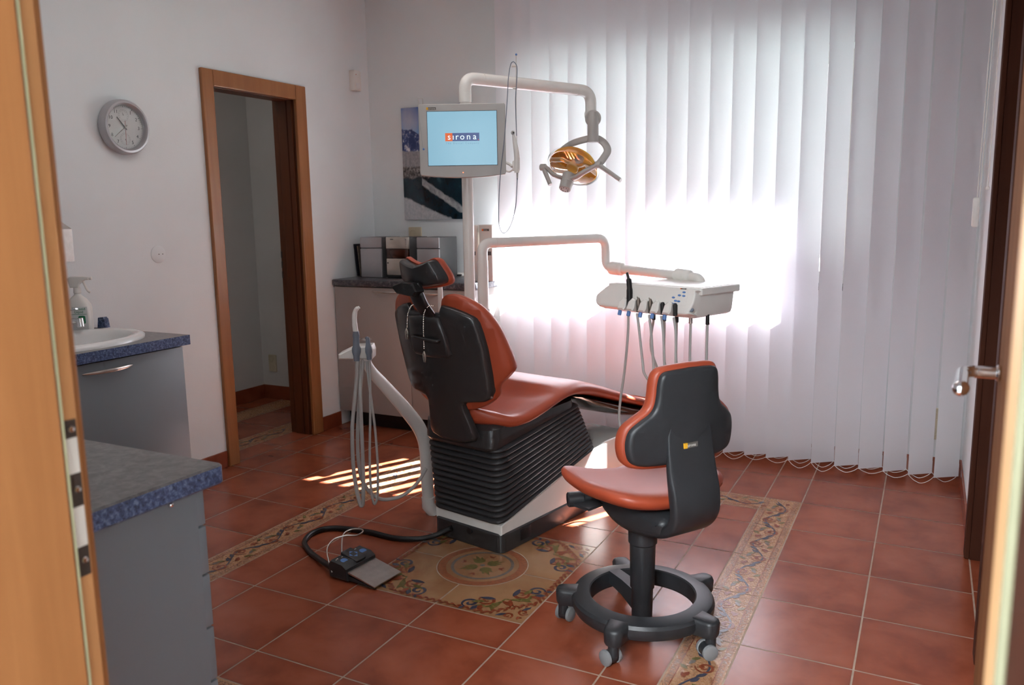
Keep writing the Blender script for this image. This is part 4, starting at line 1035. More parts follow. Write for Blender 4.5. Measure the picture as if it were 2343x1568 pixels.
# bib chain hung over the backrest
def on_back(x, y, du):
    d = ray(x, y); lo, hi = 1.8, 4.2
    def f(t):
        q = CAM+d*t-P0; u, v, z = q.dot(AU), q.dot(AV), q.z; return u-(-.095+TL*(z-.476)+KC*v*v+du)
    for _ in range(60):
        m = (lo+hi)/2
        if f(m) < 0: lo = m
        else: hi = m
    return CAM+d*lo
bc = thing('bib_chain', 'silver ball chain with two clips hung over the back of the dental chair', 'chain', L(0, -.27, .9))
px = lambda x, y: (750+x/3.92, 450+y/3.92)
for path, clip in ((((775, 965), (745, 985), (722, 1040), (714, 1100), (712, 1175)), (710, 1225)), (((960, 985), (915, 978), (880, 1010), (862, 1060), (858, 1150), (860, 1250), (864, 1370)), (867, 1430))):
    P3 = cr([on_back(*px(*p), -.027) for p in path], 14); mb = MB(); acc = 0; last = P3[0]
    mb.tube(P3, .0010, 5); step = .0075; d_ = 0
    for a, b in zip(P3, P3[1:]):
        seg = (b-a).length; t = step-d_
        while t <= seg: mb.sphere(a.lerp(b, t/seg), .0023, 6); t += step
        d_ = seg-(t-step)
    linkmesh('ball_chain', mb, M['chain'], bc)
    c = on_back(*px(*clip), -.030); up = V((0, 0, 1)); mb = MB()
    for s in (-1, 1): mb.tube([c+up*.018, c+AV*(.005*s)+up*.004, c+AV*(.0035*s)-up*.024], [.003, .0045, .002], 8)
    mb.cyl(c-AV*.006, c+AV*.006, .003, n=10); linkmesh('clip', mb, M['chain'], bc)

# ================================================================== WATER UNIT + LAMP POLE
t = thing('water_unit', 'white treatment unit body standing at the far side of the dental chair', 'dental unit', L(-.33, .45, 0), -PH)
mb = MB(); mb.loft([[L(x-.338, y+.42, z) for x, y in offset(rrect(-.055, -.15, .055, .15, .035, 5), o)] for z, o in ((0, .01), (.01, 0), (.45, .0), (.80, .0), (.815, .004), (.82, .012))]); linkmesh('housing', mb, M['white'], t)
cw = on_v(1007, 662, -.30); mb = MB(); mb.cyl((cw.x, cw.y, .81), (cw.x, cw.y, cw.z+.02), .011, n=16, bevel=.003); linkmesh('cup_filler', mb, M['white'], t)

pole = L(-.3, .37, 0); zt = 1.902
lamp = thing('operating_lamp', 'cream operating lamp with gold reflector on a tall angled pole', 'lamp', (pole.x, pole.y, .82))
ea = at_z(1352, 203, zt); ed_ = V((ea.x, ea.y, 0))
mb = MB(); mb.cyl((pole.x, pole.y, .821), (pole.x, pole.y, 1.845), .0245, n=28); linkmesh('pole', mb, M['cream'], lamp)
mb = MB(); d1_ = (V((ea.x, ea.y, zt))-V((pole.x, pole.y, zt))).normalized()
arm = fillet([V((pole.x, pole.y, 1.80)), V((pole.x, pole.y, zt)), V((ea.x, ea.y, zt-.012)), V((ea.x, ea.y, 1.765))], .085, 10)
mb.tube(arm, .0265, 24)
for p, dd in ((V((pole.x, pole.y, 1.845)), V((0, 0, 1))), (V((pole.x, pole.y, zt))+d1_*.09, d1_), (V((ea.x, ea.y, zt-.011))-d1_*.085, d1_), (V((ea.x, ea.y, 1.80)), V((0, 0, 1)))):
    mb.cyl(p-dd*.0012, p+dd*.0012, .0272, n=24)
linkmesh('arm', mb, M['cream'], lamp, 40)
# knuckle joint and stem
vd = V((CAM.x-ea.x, CAM.y-ea.y, 0)).normalized()
jz = at_y(1352, 262, ea.y).z
K1 = V((ea.x, ea.y, jz)); rt = V((-vd.y, vd.x, 0))
mb = MB(); mb.cyl(K1-vd*.030, K1+vd*.012, .031, n=32, bevel=.006); linkmesh('knuckle', mb, M['cream'], lamp)
K2 = K1+vd*.035+rt*.010+V((0, 0, -.022))
mb = MB(); mb.cyl(K2-vd*.022, K2+vd*.010, .038, n=36, bevel=.007); linkmesh('knuckle', mb, M['greyplastic'], lamp)
K3 = V((K2.x, K2.y, at_y(1355, 322, ea.y).z))+vd*.018
mb = MB(); mb.tube([K2+vd*.018+V((0, 0, .026)), K2+vd*.018, K2+vd*.018+V((0, 0, -.05)), K3], [.018, .0255, .0262, .0262], 24); mb.cyl(K3, K3-V((0, 0, .012)), .0285, n=28); linkmesh('stem', mb, M['greyplastic'], lamp, 50)
# head
HC_ = K3+V((0, 0, 0)); hc = at_y(1311, 384, K3.y-.01)
nrm = V((-.10, -.62, -.78)).normalized(); e1 = (_r-nrm*_r.dot(nrm)).normalized(); e2 = nrm.cross(e1)
LR = .118
mb = MB(); pr = [(LR, .0), (LR*.93, -.025), (LR*.78, -.046), (LR*.52, -.062), (LR*.2, -.069), (0, -.070)]
mb.lathe(pr, hc, nrm, 48); mb.lathe([(r*1.02, h-.003) for r, h in pr], hc, nrm, 48); linkmesh('reflector', mb, M['gold'], lamp, 80)
mb = MB(); mb.lathe([(LR*1.06, -.020), (LR*1.10, -.004), (LR*1.06, .006), (LR*1.0, .004), (LR*.98, .001)], hc, nrm, 56); linkmesh('rim', mb, M['clear'], lamp, 60)
mb = MB(); mb.lathe([(LR*.985, .002), (LR*.6, .010), (0, .014)], hc, nrm, 48); linkmesh('cover_pane', mb, M['glass'], lamp, 60)
mb = MB(); mb.lathe([(0, -.040), (.017, -.041), (.022, -.050), (.022, -.066)], hc+e1*.012, nrm, 24); linkmesh('bulb_socket', mb, M['greyplastic'], lamp, 60)
pc = hc+nrm*.075
qR = at_y(1369, 377, hc.y-.015); qL = at_y(1243, 383, hc.y-.03); eb = (qR-qL).normalized(); fr_ = nrm*.060-e2*.006
bar = cr([qL, qL.lerp(qR, .10)+nrm*.012, qL.lerp(qR, .26)+nrm*.040-V((0, 0, .010)), hc+fr_-eb*.02, hc+fr_+eb*.03, qL.lerp(qR, .76)+nrm*.040-V((0, 0, .006)), qL.lerp(qR, .92)+nrm*.014, qR], 6)
mb = MB(); mb.tube(bar, .0125, 12, ref=nrm, squash=(.8, 1.25)); linkmesh('cross_bar', mb, M['greyplastic'], lamp, 60)
hd = (nrm+V((0, 0, -.25))).normalized()
b0 = hc+nrm*.030-e1*.006-e2*.018
mb = MB(); mb.cyl(b0, b0+hd*.085, .033, .029, 28, bevel=.004); mb.cyl(b0+hd*.045, b0+hd*.047, .0318, n=28); bh = linkmesh('bulb_housing', mb, M['greyplastic'], lamp, 40)
mb = MB()
for i in range(8):
    a = 2*pi*i/8; x = hd.orthogonal().normalized(); y_ = hd.cross(x); c = b0+hd*.0845+(x*cos(a)+y_*sin(a))*.017; mb.cyl(c, c+hd*.0014, .0032, n=8)
linkmesh('vent_slot', mb, M['black'], bh)
# yoke: arch from both pivots up to the stem
yd = K3.y
yk = cr([qR, at_y(1381, 362, hc.y+.005), at_y(1390, 344, yd+.02), at_y(1381, 326, yd+.035), at_y(1362, 316, yd+.02), at_y(1340, 319, yd+.012), at_y(1310, 328, yd+.02), at_y(1291, 339, hc.y+.06), at_y(1278, 352, hc.y+.08), at_y(1272, 368, hc.y+.085)], 9)
mb = MB(); mb.tube(yk, .0145, 14, ref=nrm.cross(e1), squash=(.45, 1.25)); linkmesh('yoke', mb, M['greyplastic'], lamp, 60)
for q, s, tip in ((qR, 1, (1420, 413)), (qL, -1, (1259, 423))):
    tp = at_y(tip[0], tip[1], q.y-.02); mb = MB(); dd = (tp-q).normalized()
    mb.tube([q, q+dd*.02, q+dd*.05, tp], [.012, .0145, .0135, .0125], 12, ref=nrm, squash=(.75, 1)); linkmesh('grip', mb, M['greyplastic'], lamp, 50)
    mb = MB(); mb.cyl(q-eb*.016, q+eb*.016, .0165, n=20, bevel=.004); linkmesh('pivot', mb, M['greyplastic'], lamp)

# ================================================================== MONITOR with camera holder
mr = V((cos(YAW), sin(YAW), 0)); mn = V((sin(YAW), -cos(YAW), 0))        # right along the screen, towards the viewer
mc = V((pole.x, pole.y, 0))+mn*.085
def on_plane(x, y, o, n): d = ray(x, y); return CAM+d*((o-CAM).dot(n)/d.dot(n))
tl = on_plane(959, 238, mc, mn); br_ = on_plane(1157, 405, mc, mn); Om = on_plane(1058, 322, mc, mn)
FMo = frame(Om, mr, (0, 0, 1))
def mp(x, y): q = FMo.inverted() @ on_plane(x, y, mc, mn); return (q.x, q.y)
W2 = (mp(1157, 322)[0]-mp(959, 322)[0])/2; Ht = mp(1058, 237)[1]; Hb = mp(960, 402)[1]
mo = thing('monitor', 'grey flat monitor showing a company logo, clamped to the lamp pole', 'monitor', (Om.x, Om.y, Om.z+Hb))
curve = [(-W2+.004+(2*W2-.008)*k/16, Hb-.012*(1-(2*k/16-1)**2)) for k in range(17)]
outl = curve+[(W2, Hb+.01), (W2, Ht-.006), (W2-.006, Ht), (-W2+.006, Ht), (-W2, Ht-.006), (-W2, Hb+.01)]
mb = MB(); mb.slab(outl, [(-.045, .02), (-.038, .004), (-.030, 0), (-.002, 0), (.002, .003)], lambda a, b, h: FMo @ V((a, b, h)), 0); cs = linkmesh('casing', mb, M['greyplastic'], mo, 35)
sx_0, sy_1 = mp(977, 256); sx_1, sy_0 = mp(1138, 377)
mb = MB(); mb.box((sx_0-.002, sy_0-.002, .0018), (sx_1+.002, sy_1+.002, .0026), M4=FMo); linkmesh('screen_border', mb, M['ink'], mo, 0)
mb = MB(); mb.box((sx_0, sy_0, .0024), (sx_1, sy_1, .0032), M4=FMo); sc = linkmesh('screen', mb, M['screen'], mo, 0)
lx0, ly1 = mp(1018.5, 305); lx1, ly0 = mp(1097, 322.5); lsp = lx0+(lx1-lx0)*.212
mb = MB(); mb.box((lsp, ly0, .0032), (lx1, ly1, .0036), M4=FMo); lg = linkmesh('logo_plate', mb, M['scr_navy'], sc, 0)
mb = MB(); mb.box((lx0, ly0, .0032), (lsp, ly1, .0036), M4=FMo); linkmesh('logo_square', mb, M['scr_orange'], lg, 0)
H_ = ly1-ly0; ym = (ly0+ly1)/2
LT = lambda x, y: FMo @ Matrix.Translation(V((x, y, .0038)))
for ch, fx0 in (('s', .115), ('\u0131', .236), ('r', .345), ('o', .50), ('n', .685), ('a', .865)): text('lettering', ch, H_*1.08, LT(lx0+(lx1-lx0)*fx0, ym+H_*.02), M['scr_white'], lg)
mb = MB(); mb.cyl(FMo @ V((lx1-.004, ly0+.005, .0034)), FMo @ V((lx1-.004, ly0+.005, .0038)), .0018, n=10); linkmesh('logo_dot', mb, M['scr_orange'], lg)
text('slogan', 'The Dental Company', H_*.31, LT((lx0+lx1)/2, ly0-H_*.26), M['scr_text'], sc, spacing=1.55)
bx0, by1 = mp(975, 246); bx1, by0 = mp(997.5, 251.5); bs = bx0+(bx1-bx0)*.2
mb = MB(); mb.box((bs, by0, .001), (bx1, by1, .0028), M4=FMo); lg = linkmesh('badge', mb, M['logogrey'], cs, 0)
mb = MB(); mb.box((bx0, by0, .001), (bs, by1, .0028), M4=FMo); linkmesh('badge_square', mb, M['logoyellow'], lg, 0)
text('lettering', 'sirona', (by1-by0)*1.05, FMo @ Matrix.Translation(V(((bx0+bx1)/2+.003, (by0+by1)/2, .003))), M['logowhite'], lg, spacing=1.05)
q = mp(1060, 395); mb = MB(); mb.cyl(FMo @ V((q[0], q[1], .001)), FMo @ V((q[0], q[1], .0035)), .0028, n=12); linkmesh('power_led', mb, M['led'], cs)
mb = MB(); mb.box((-.05, -.06, -.0595), (.05, .06, -.04), .006, M4=FMo); linkmesh('mount', mb, M['greyplastic'], mo)
# wire support of the spare hose on the left edge
P = lambda x, y, h=0: FMo @ V(mp(x, y)+(h,))
mb = MB(); mb.tube(fillet([P(966, 250, -.02), P(966, 224, -.02), P(957, 224, .012), P(961, 280, .012)], .004, 4), .0011, 6); mb.tube([P(961, 280, .012), P(970, 341, .012)], .0019, 8); r_ = linkmesh('wire_rod', mb, M['hose'], mo)
mb = MB(); mb.sphere(P(970, 342, .012), .0048, 12); linkmesh('rod_ball', mb, M['blue'], r_)
# intraoral camera on the right edge
cmr = thing('intraoral_camera', 'white intraoral camera with looped grey cable beside the monitor', 'camera', P(1180, 380, .02))
mb = MB(); mb.tube(cr([P(1174, 306, .02), P(1177, 322, .02), P(1181, 345, .02), P(1183, 362, .02)], 5), [.0055, .005, .006, .007, .008, .009, .0095, .010, .0105, .011, .011, .012, .012, .012, .012, .012], 12); mb.tube([P(1183, 362, .02), P(1182.5, 396, .02)], [.0125, .0105], 14); body = linkmesh('handpiece', mb, M['white'], cmr, 50)
mb = MB(); mb.sphere(P(1173.5, 305, .022), .0085, 14); mb.cyl(P(1173.5, 305, .024), P(1173.5, 305, .0315), .006, n=14); linkmesh('lens_head', mb, M['greyplastic'], body)
mb = MB(); mb.cyl(P(1174.5, 305.5, .0312), P(1174.5, 305.5, .0325), .0040, n=14); linkmesh('lens', mb, M['black'], body)
mb = MB(); mb.tube(cr([P(1157, 372, -.01), P(1166, 376, .0), P(1172, 382, .012)], 5), .006, 8); mb.tube(cr([P(1157, 390, -.01), P(1166, 393, .0), P(1176, 387, .012)], 5), .0035, 8); mb.box((-.016, -.022, -.012), (.016, .022, .008), .006, M4=FMo @ Matrix.Translation(V(mp(1181, 380)+(.012,)))); linkmesh('holder', mb, M['white'], cmr)
mb = MB(); mb.tube([P(1183.5, 396, .02), P(1183.5, 412, .02)], [.0045, .003], 8); linkmesh('cable_sleeve', mb, M['hose'], cmr)
cpts = [(1182, 312), (1180, 260), (1179.5, 225), (1182, 190), (1183, 160), (1180, 149), (1174, 144), (1168, 152), (1163, 185), (1160, 240), (1154, 320), (1146, 390), (1142, 450), (1141, 500), (1144, 522), (1151, 533), (1161, 528), (1172, 506), (1180, 470), (1182.5, 430), (1183.5, 408)]
mb = MB(); mb.tube(cr([P(x, y, .026) for x, y in cpts], 7), .0019, 8); linkmesh('cable', mb, M['bluegrey'], cmr, 80)
mb = MB(); mb.tube([P(1183, 350, .008), P(1181, 260, .012), P(1181, 126, .012)], .0013, 6); rod = linkmesh('wire_rod', mb, M['steel'], cmr)
mb = MB(); mb.sphere(P(1181, 126, .012), .0046, 12); linkmesh('rod_ball', mb, M['blue'], rod)
for yy, l in ((152, -.022), (203, -.018)):
    mb = MB(); mb.tube([P(1183, yy, .012), P(1183, yy, .012)+mr*l], .0058 if yy < 160 else .0042, 10); linkmesh('cable_guide', mb, M['white'], rod)

# ================================================================== INSTRUMENT TRAY on its swivel arm
p2 = L(-.3, .46, 0); z2 = 1.193
tr = thing('instrument_unit', 'cream instrument tray with dental handpieces and hoses on a swivel arm', 'instrument tray', (p2.x, p2.y, .82))
e_ = at_z(1386, 545, z2); S_ = at_y(1386, 612, e_.y); E_ = at_y(1580, 634, 3.60)
mb = MB(); mb.cyl((p2.x, p2.y, .821), (p2.x, p2.y, .895), .030, n=24); mb.cyl((p2.x, p2.y, .895), (p2.x, p2.y, .90), .0275, n=24); mb.cyl((p2.x, p2.y, .90), (p2.x, p2.y, 1.115), .0248, n=24); linkmesh('column', mb, M['cream'], tr)
p_ = [V((p2.x, p2.y, 1.10)), V((p2.x, p2.y, z2)), V((e_.x, e_.y, z2)), V((e_.x, e_.y, S_.z)), V((e_.x, e_.y, S_.z))+(E_-V((e_.x, e_.y, S_.z))).normalized()*.10]
mb = MB(); mb.tube(fillet(p_, .062, 9), .0232, 22)
d2_ = (p_[2]-p_[1]).normalized()
for p, dd in ((p_[1]+d2_*.07, d2_), (p_[2]-d2_*.065, d2_), (V((p2.x, p2.y, 1.125)), V((0, 0, 1))), (V((e_.x, e_.y, 1.128)), V((0, 0, 1)))): mb.cyl(p-dd*.001, p+dd*.001, .0240, n=22)
linkmesh('swivel_arm', mb, M['cream'], tr, 40)
ad = (E_-S_).normalized(); S0 = S_+ad*.050
mb = MB(); mb.tube([S0+ad*.02, E_-ad*.0], .0218, 20); bar_ = linkmesh('balance_arm', mb, M['cream'], tr)
for c0, c1 in ((S0-ad*.005, S0+ad*.085), (E_-ad*.085, E_+ad*.005)):
    mb = MB(); prof = [(.024, 0)]; Ls = (c1-c0).length; n_ = 9
    for i in range(n_): h = Ls*.68*i/n_; prof += [(.031, h+.002), (.0325, h+Ls*.34/n_), (.031, h+Ls*.62/n_)]
    prof += [(.031, Ls*.72), (.0315, Ls*.86), (.028, Ls*.96), (.022, Ls)]
    mb.lathe(prof, c0, ad, 26); linkmesh('sleeve', mb, M['cream'], bar_, 40)
# tray frame: local x along the near edge, y away from the dentist, z up
tz = 1.013; q0 = at_z(1435, 648, tz); q1 = at_z(1601, 660, tz); tx = (q1-q0).normalized(); ty = V((-tx.y, tx.x, 0)); TW = (q1-q0).length
FT = frame(q0, tx, ty)
def TL_(x, y, z): return FT @ V((x, y, z))
mb = MB(); mb.tube(fillet([E_-ad*.01, E_+ad*.062, E_+ad*.075-V((0, 0, .10))], .055, 8), .022, 18); linkmesh('tray_bracket', mb, M['cream'], tr)
mb = MB(); mb.slab(rrect(-.004, -.004, TW+.012, .275, .012), [(-.030, .003), (-.026, 0), (-.004, 0), (0, .004)], lambda a, b, h: TL_(a+.08*max(0, b)*0, b, h), 0); top_o = linkmesh('tray_top', mb, M['cream'], tr)
mb = MB(); mb.slab(rrect(.012, .010, TW-.004, .262, .008), [(-.0005, 0), (.0018, .001)], lambda a, b, h: TL_(a, b, h), 0); linkmesh('tray_mat', mb, M['white'], tr)
mb = MB()
mb.loft([[TL_(a, b, z) for a, b in offset(rrect(-.07, -.03, TW+.0, .262, .03, 5), o)] for z, o in ((-.125, .025), (-.118, .012), (-.10, .006), (-.03, 0), (-.024, .002))]); linkmesh('tray_body', mb, M['cream'], tr, 40)
# slanted front console with rounded ends
FS = frame(TL_(0, -.006, -.002), tx, (ty*-.30+V((0, 0, -1))*1.0)*-1)  # x along, y up the slope, z outwards
Hs = .098
con = [(-.147, -.078), (-.141, -.099), (-.118, -.1125), (-.07, -.1145), (TW-.035, -.114), (TW-.014, -.100), (TW+.000, -.070), (TW+.003, -.042), (TW-.002, -.018), (TW-.030, -.002), (-.045, -.001), (-.085, -.015), (-.120, -.040), (-.144, -.062)]
if FS.to_3x3() @ V((0, 0, 1)) is None: pass
zo = 1 if (FS.to_3x3() @ V((0, 0, 1))).dot(ty) < 0 else -1
def FC(x, y, h): return FS @ V((x, y, h*zo))
con2 = [(p.x, p.y) for p in cr([(a, b, 0) for a, b in con], 2, True)]
mb = MB(); mb.slab(con2, [(-.030, .003), (-.027, 0), (.013, 0), (.018, .003), (.020, .007)], FC, .04); cons = linkmesh('console', mb, M['cream'], tr, 40)
# control panel on the console: pad, blue keys, small logo
kx = TW-.105
mb = MB(); mb.slab(rrect(kx-.035, -.078, kx+.075, -.008, .008), [(.0185, 0), (.0208, .001)], FC, 0); pad = linkmesh('key_panel', mb, M['cream'], cons)
for x, y in ((.052, -.022), (.032, -.036), (.054, -.037), (.004, -.047), (.018, -.060), (.034, -.061), (.002, -.072), (.018, -.073)):
    mb = MB(); mb.slab([(kx+x+.0085*cos(2*pi*i/20), y+.0045*sin(2*pi*i/20)) for i in range(20)], [(.020, 0), (.0228, .001)], FC, 0); linkmesh('key', mb, M['blue'], pad)
mb = MB(); mb.slab(rrect(kx+.030, -.0105, kx+.036, -.0055, .0005), [(.020, 0), (.0216, 0)], FC, 0); linkmesh('badge_square', mb, M['logoorange'], pad, 0)
mb = MB(); mb.slab(rrect(kx+.036, -.0105, kx+.060, -.0055, .0005), [(.020, 0), (.0216, 0)], FC, 0); lp = linkmesh('badge', mb, M['logogrey'], pad, 0)
FX3 = FS.to_3x3(); TM = frame(FC(kx+.048, -.008, .0219), tx, FX3 @ V((0, 1, 0))); text('lettering', 'sirona', .0052, TM, M['logowhite'], lp)
mb = MB(); mb.slab(rrect(TW-.07, -.098, TW+.004, -.082, .007), [(.010, 0), (.014, .001)], FC, 0); linkmesh('side_grip', mb, M['bluegrey'], cons)
# holders with instruments and hoses
hx = [.035, .085, .150, .215, .280]
def hosepath(p, q, sag, lean=0):
    m = (p+q)/2; m.z = min(p.z, q.z)-sag
    return cr([p, p*.72+V((m.x, m.y, m.z))*.28+V((0, 0, -.02)), V((p.x*.8+m.x*.2, p.y*.8+m.y*.2, (p.z+m.z)/2-.04)), m+(p-m)*.35*V((1, 1, 0)).length*0+V(((p.x-m.x)*.35, (p.y-m.y)*.35, .04)), m, V((m.x+(q.x-m.x)*.5, m.y+(q.y-m.y)*.5, m.z+.05)), V((q.x*.85+m.x*.15, q.y*.85+m.y*.15, (q.z+m.z)/2)), q], 6)
conn = [TL_(.11, .05, -.125), TL_(.17, .05, -.125), TL_(.235, .05, -.125), TL_(.30, .06, -.125), TL_(.37, .08, -.125)]
def drop(x, y, ref): return on_plane(x, y, ref, ty)
for i, x in enumerate(hx):
    mb = MB(); a0 = FC(x-.014, -.060, .010); 
    mb.slab([(x-.026, -.122), (x+.010, -.122), (x+.018, -.108), (x+.016, -.074), (x-.002, -.066), (x-.020, -.084)], [(.004, .002), (.008, 0), (.036, 0), (.042, .006)], FC, 0); hb = linkmesh('holder', mb, M['cream'], tr)
    mb = MB(); c = FC(x-.012, -.124, .030); dwn = (FX3 @ V((0, -1, 0))); mb.cyl(c, c+dwn*.022, .0085, n=16, bevel=.002); linkmesh('holder_knob', mb, M['blue'], hb)
    mb = MB(); c = FC(x+.028, -.092, .024); upd = FX3 @ V((-.25, 1, 0)); mat = M['black'] if i in (0, 3, 4) else M['darkchrome']
    if i == 0:
        mb.tube(cr([c-upd*.02, c+upd*.02, c+upd*.06, c+upd*.105+tx*-.006, c+upd*.135+tx*-.016], 5), [.013]*5+[.014]*6+[.012]*5+[.006]*5, 12)
    elif i < 3:
        mb.tube([c-upd*.03, c+upd*.015, c+upd*.030], [.009, .011, .004], 12); mb.cyl(c+upd*.022, c+upd*.034+tx*-.008, .004, .002, 8)
    else: mb.tube([c-upd*.03, c+upd*.012, c+upd*.02], [.009, .010, .006], 12)
    ins = linkmesh('handpiece', mb, mat, tr)
    s0 = FC(x+.026, -.128, .020)
    mb = MB(); mb.cyl(conn[i]+V((0, 0, .01)), conn[i]-V((0, 0, .034)), .0085, n=16, bevel=.002); linkmesh('hose_connector', mb, M['black'] if i != 3 else M['steel'], tr)
    mb = MB()
    if i == 0:
        pts = [s0, on_plane(1437, 760, s0, ty), on_plane(1430, 840, s0, ty), on_plane(1419, 920, s0, ty), on_plane(1417, 960, s0, ty), on_plane(1424, 990, s0, ty), on_plane(1445, 1012, s0+ty*.05, ty), on_plane(1500, 1010, s0+ty*.10, ty), on_plane(1520, 900, s0+ty*.12, ty), on_plane(1490, 800, s0+ty*.10, ty), conn[0]-V((0, 0, .03))]
        mb.tube(cr(pts, 8), .0056, 10)
    else:
        bot = V(((s0.x+conn[i].x)/2, (s0.y+conn[i].y)/2, .56+.01*i)); q = conn[i]-V((0, 0, .03))
        pts = [s0, s0+V((0, 0, -.07))+tx*.012, s0+V((0, 0, -.20))+tx*(.038-.006*i), V((s0.x, s0.y, .63))+tx*(.058-.010*i), bot+tx*.045, V((q.x, q.y, .63))+tx*.012, q+V((0, 0, -.16)), q]
        mb.tube(cr(pts, 8), .0056, 10)
    linkmesh('hose', mb, M['hose'], ins, 80)

# ================================================================== SUCTION ARM (assistant side)
H0 = on_v(832, 792, -.36)
su = thing('suction_unit', 'white suction holder on a slanted arm with two ribbed suction hoses', 'suction unit', L(-.34, .15, 0))
def LV(x, y, v=-.36): return on_v(x, y, v)
arm_pts = [(LV(980, 1152), .040), (LV(977, 1090), .046), (LV(974, 1030), .046), (LV(962, 985), .046), (LV(930, 940), .043), (LV(880, 883), .036), (LV(850, 850), .032), (LV(838, 825), .028), (LV(836, 800), .024)]
pts = cr([p for p, r in arm_pts], 6); rr = []
for i in range(len(pts)):
    s = i/6; k = min(int(s), len(arm_pts)-2); f = s-k; rr.append(arm_pts[k][1]*(1-f)+arm_pts[k+1][1]*f)
rr = [r*.62 for r in rr]
mb = MB(); mb.tube(pts, rr, 18, ref=AU, squash=(1.15, .8)); linkmesh('arm', mb, M['white'], su, 60)
mb = MB(); b_ = arm_pts[0][0]; mb.tube([b_+V((0, 0, .03)), b_+V((0, 0, -.01)), V((b_.x, b_.y, .0))+AU*.02+AV*.02], [.030, .03, .028], 16); linkmesh('arm_foot', mb, M['white'], su, 50)
FH = frame(on_v(826, 803, -.36), mr, (0, 0, 1))          # x right, y up, z to the viewer
pxm = (on_v(846, 803, -.36)-on_v(806, 803, -.36)).length/40
mb = MB(); mb.slab([(-.085, -.018), (.050, -.018), (.052, .012), (.046, .034), (-.020, .032), (-.085, .002)], [(-.055, .004), (-.050, 0), (.030, 0), (.036, .005)], lambda a, b, h: FH @ V((a, b-.010, h)), 0); hd_ = linkmesh('holder_head', mb, M['white'], su)
mb = MB(); mb.slab(rrect(-.040, -.020, .030, .008, .008), [(-.05, .004), (-.045, 0), (-.01, 0), (-.006, .003)], lambda a, b, h: FH @ V((a+.008, b+.036, h)), 0); linkmesh('bowl_rim', mb, M['clear'], hd_)
mb = MB(); mb.box((-.030, -.040, -.03), (.040, -.026, .02), .003, M4=FH); linkmesh('lower_clip', mb, M['white'], hd_)
def SPt(x, y, h=.046): return on_plane(x, y, FH @ V((0, 0, h)), mn)
# large suction tube
mb = MB(); mb.tube(cr([SPt(815, 765), SPt(812, 745), SPt(811, 725), SPt(814, 710), SPt(822, 703)], 6), [.0105]*8+[.0095]*8+[.0085]*6+[.006]*3, 14); big = linkmesh('suction_tip', mb, M['white'], su, 60)
mb = MB(); mb.lathe([(0, 0), (.012, 0), (.0125, .02), (.017, .034), (.0175, .05), (.013, .062), (.0125, .09), (.0145, .10), (.0115, .118), (0, .12)], SPt(816, 826), SPt(814.5, 762)-SPt(816, 826), 20); linkmesh('suction_handle', mb, M['bluegrey'], big, 50)
mb = MB(); mb.lathe([(0, 0), (.010, 0), (.0105, .02), (.0135, .03), (.013, .048), (.010, .06), (.008, .075), (.0065, .088), (0, .092)], SPt(845, 823), SPt(842, 783)-SPt(845, 823), 18); mb.tube(cr([SPt(841.5, 783), SPt(840, 778), SPt(837, 771)], 5), [.0075]*5+[.0055]*6, 10); sm_ = linkmesh('saliva_ejector', mb, M['bluegrey'], su, 50)
def ribbed(path, r, parent, name, n=9):
    P = cr(path, n); tot = sum((b-a).length for a, b in zip(P, P[1:])); N = int(tot/.0035); Q = []; acc = 0; i = 0
    cum = [0]
    for a, b in zip(P, P[1:]): cum.append(cum[-1]+(b-a).length)
    for k in range(N+1):
        s = tot*k/N
        while i < len(P)-2 and cum[i+1] < s: i += 1
        f = (s-cum[i])/max(1e-9, cum[i+1]-cum[i]); Q.append(P[i].lerp(P[i+1], f))
    mb = MB(); mb.tube(Q, [r*(1.0 if k % 2 else .93) for k in range(len(Q))], 12); return linkmesh(name, mb, M['hose'], parent, 80)
ribbed([SPt(817, 826), SPt(816, 870), SPt(810, 930), SPt(806, 985), SPt(808, 1060), SPt(814, 1110), SPt(822, 1148), SPt(827, 1158), SPt(831, 1145), SPt(831, 1080), SPt(828, 1000), SPt(824, 900), SPt(825, 845, .02), SPt(825, 812, .005)], .0082, big, 'suction_hose')
ribbed([SPt(831, 812, .005), SPt(829, 840, .02), SPt(822, 920, .02), SPt(818, 1000, .02), SPt(822, 1070, .02), SPt(834, 1110, .01), SPt(860, 1138, .0), SPt(890, 1143, -.02), SPt(925, 1132, -.03), SPt(955, 1105, -.04), SPt(975, 1072, -.05)], .0078, big, 'suction_hose')
ribbed([SPt(845, 823), SPt(847, 880), SPt(847, 960), SPt(846, 1040), SPt(848, 1110), SPt(854, 1148), SPt(859, 1152), SPt(864, 1130), SPt(864, 1060), SPt(858, 980), SPt(850, 920), SPt(841, 850, .02), SPt(840, 815, .005)], .0052, sm_, 'saliva_hose')

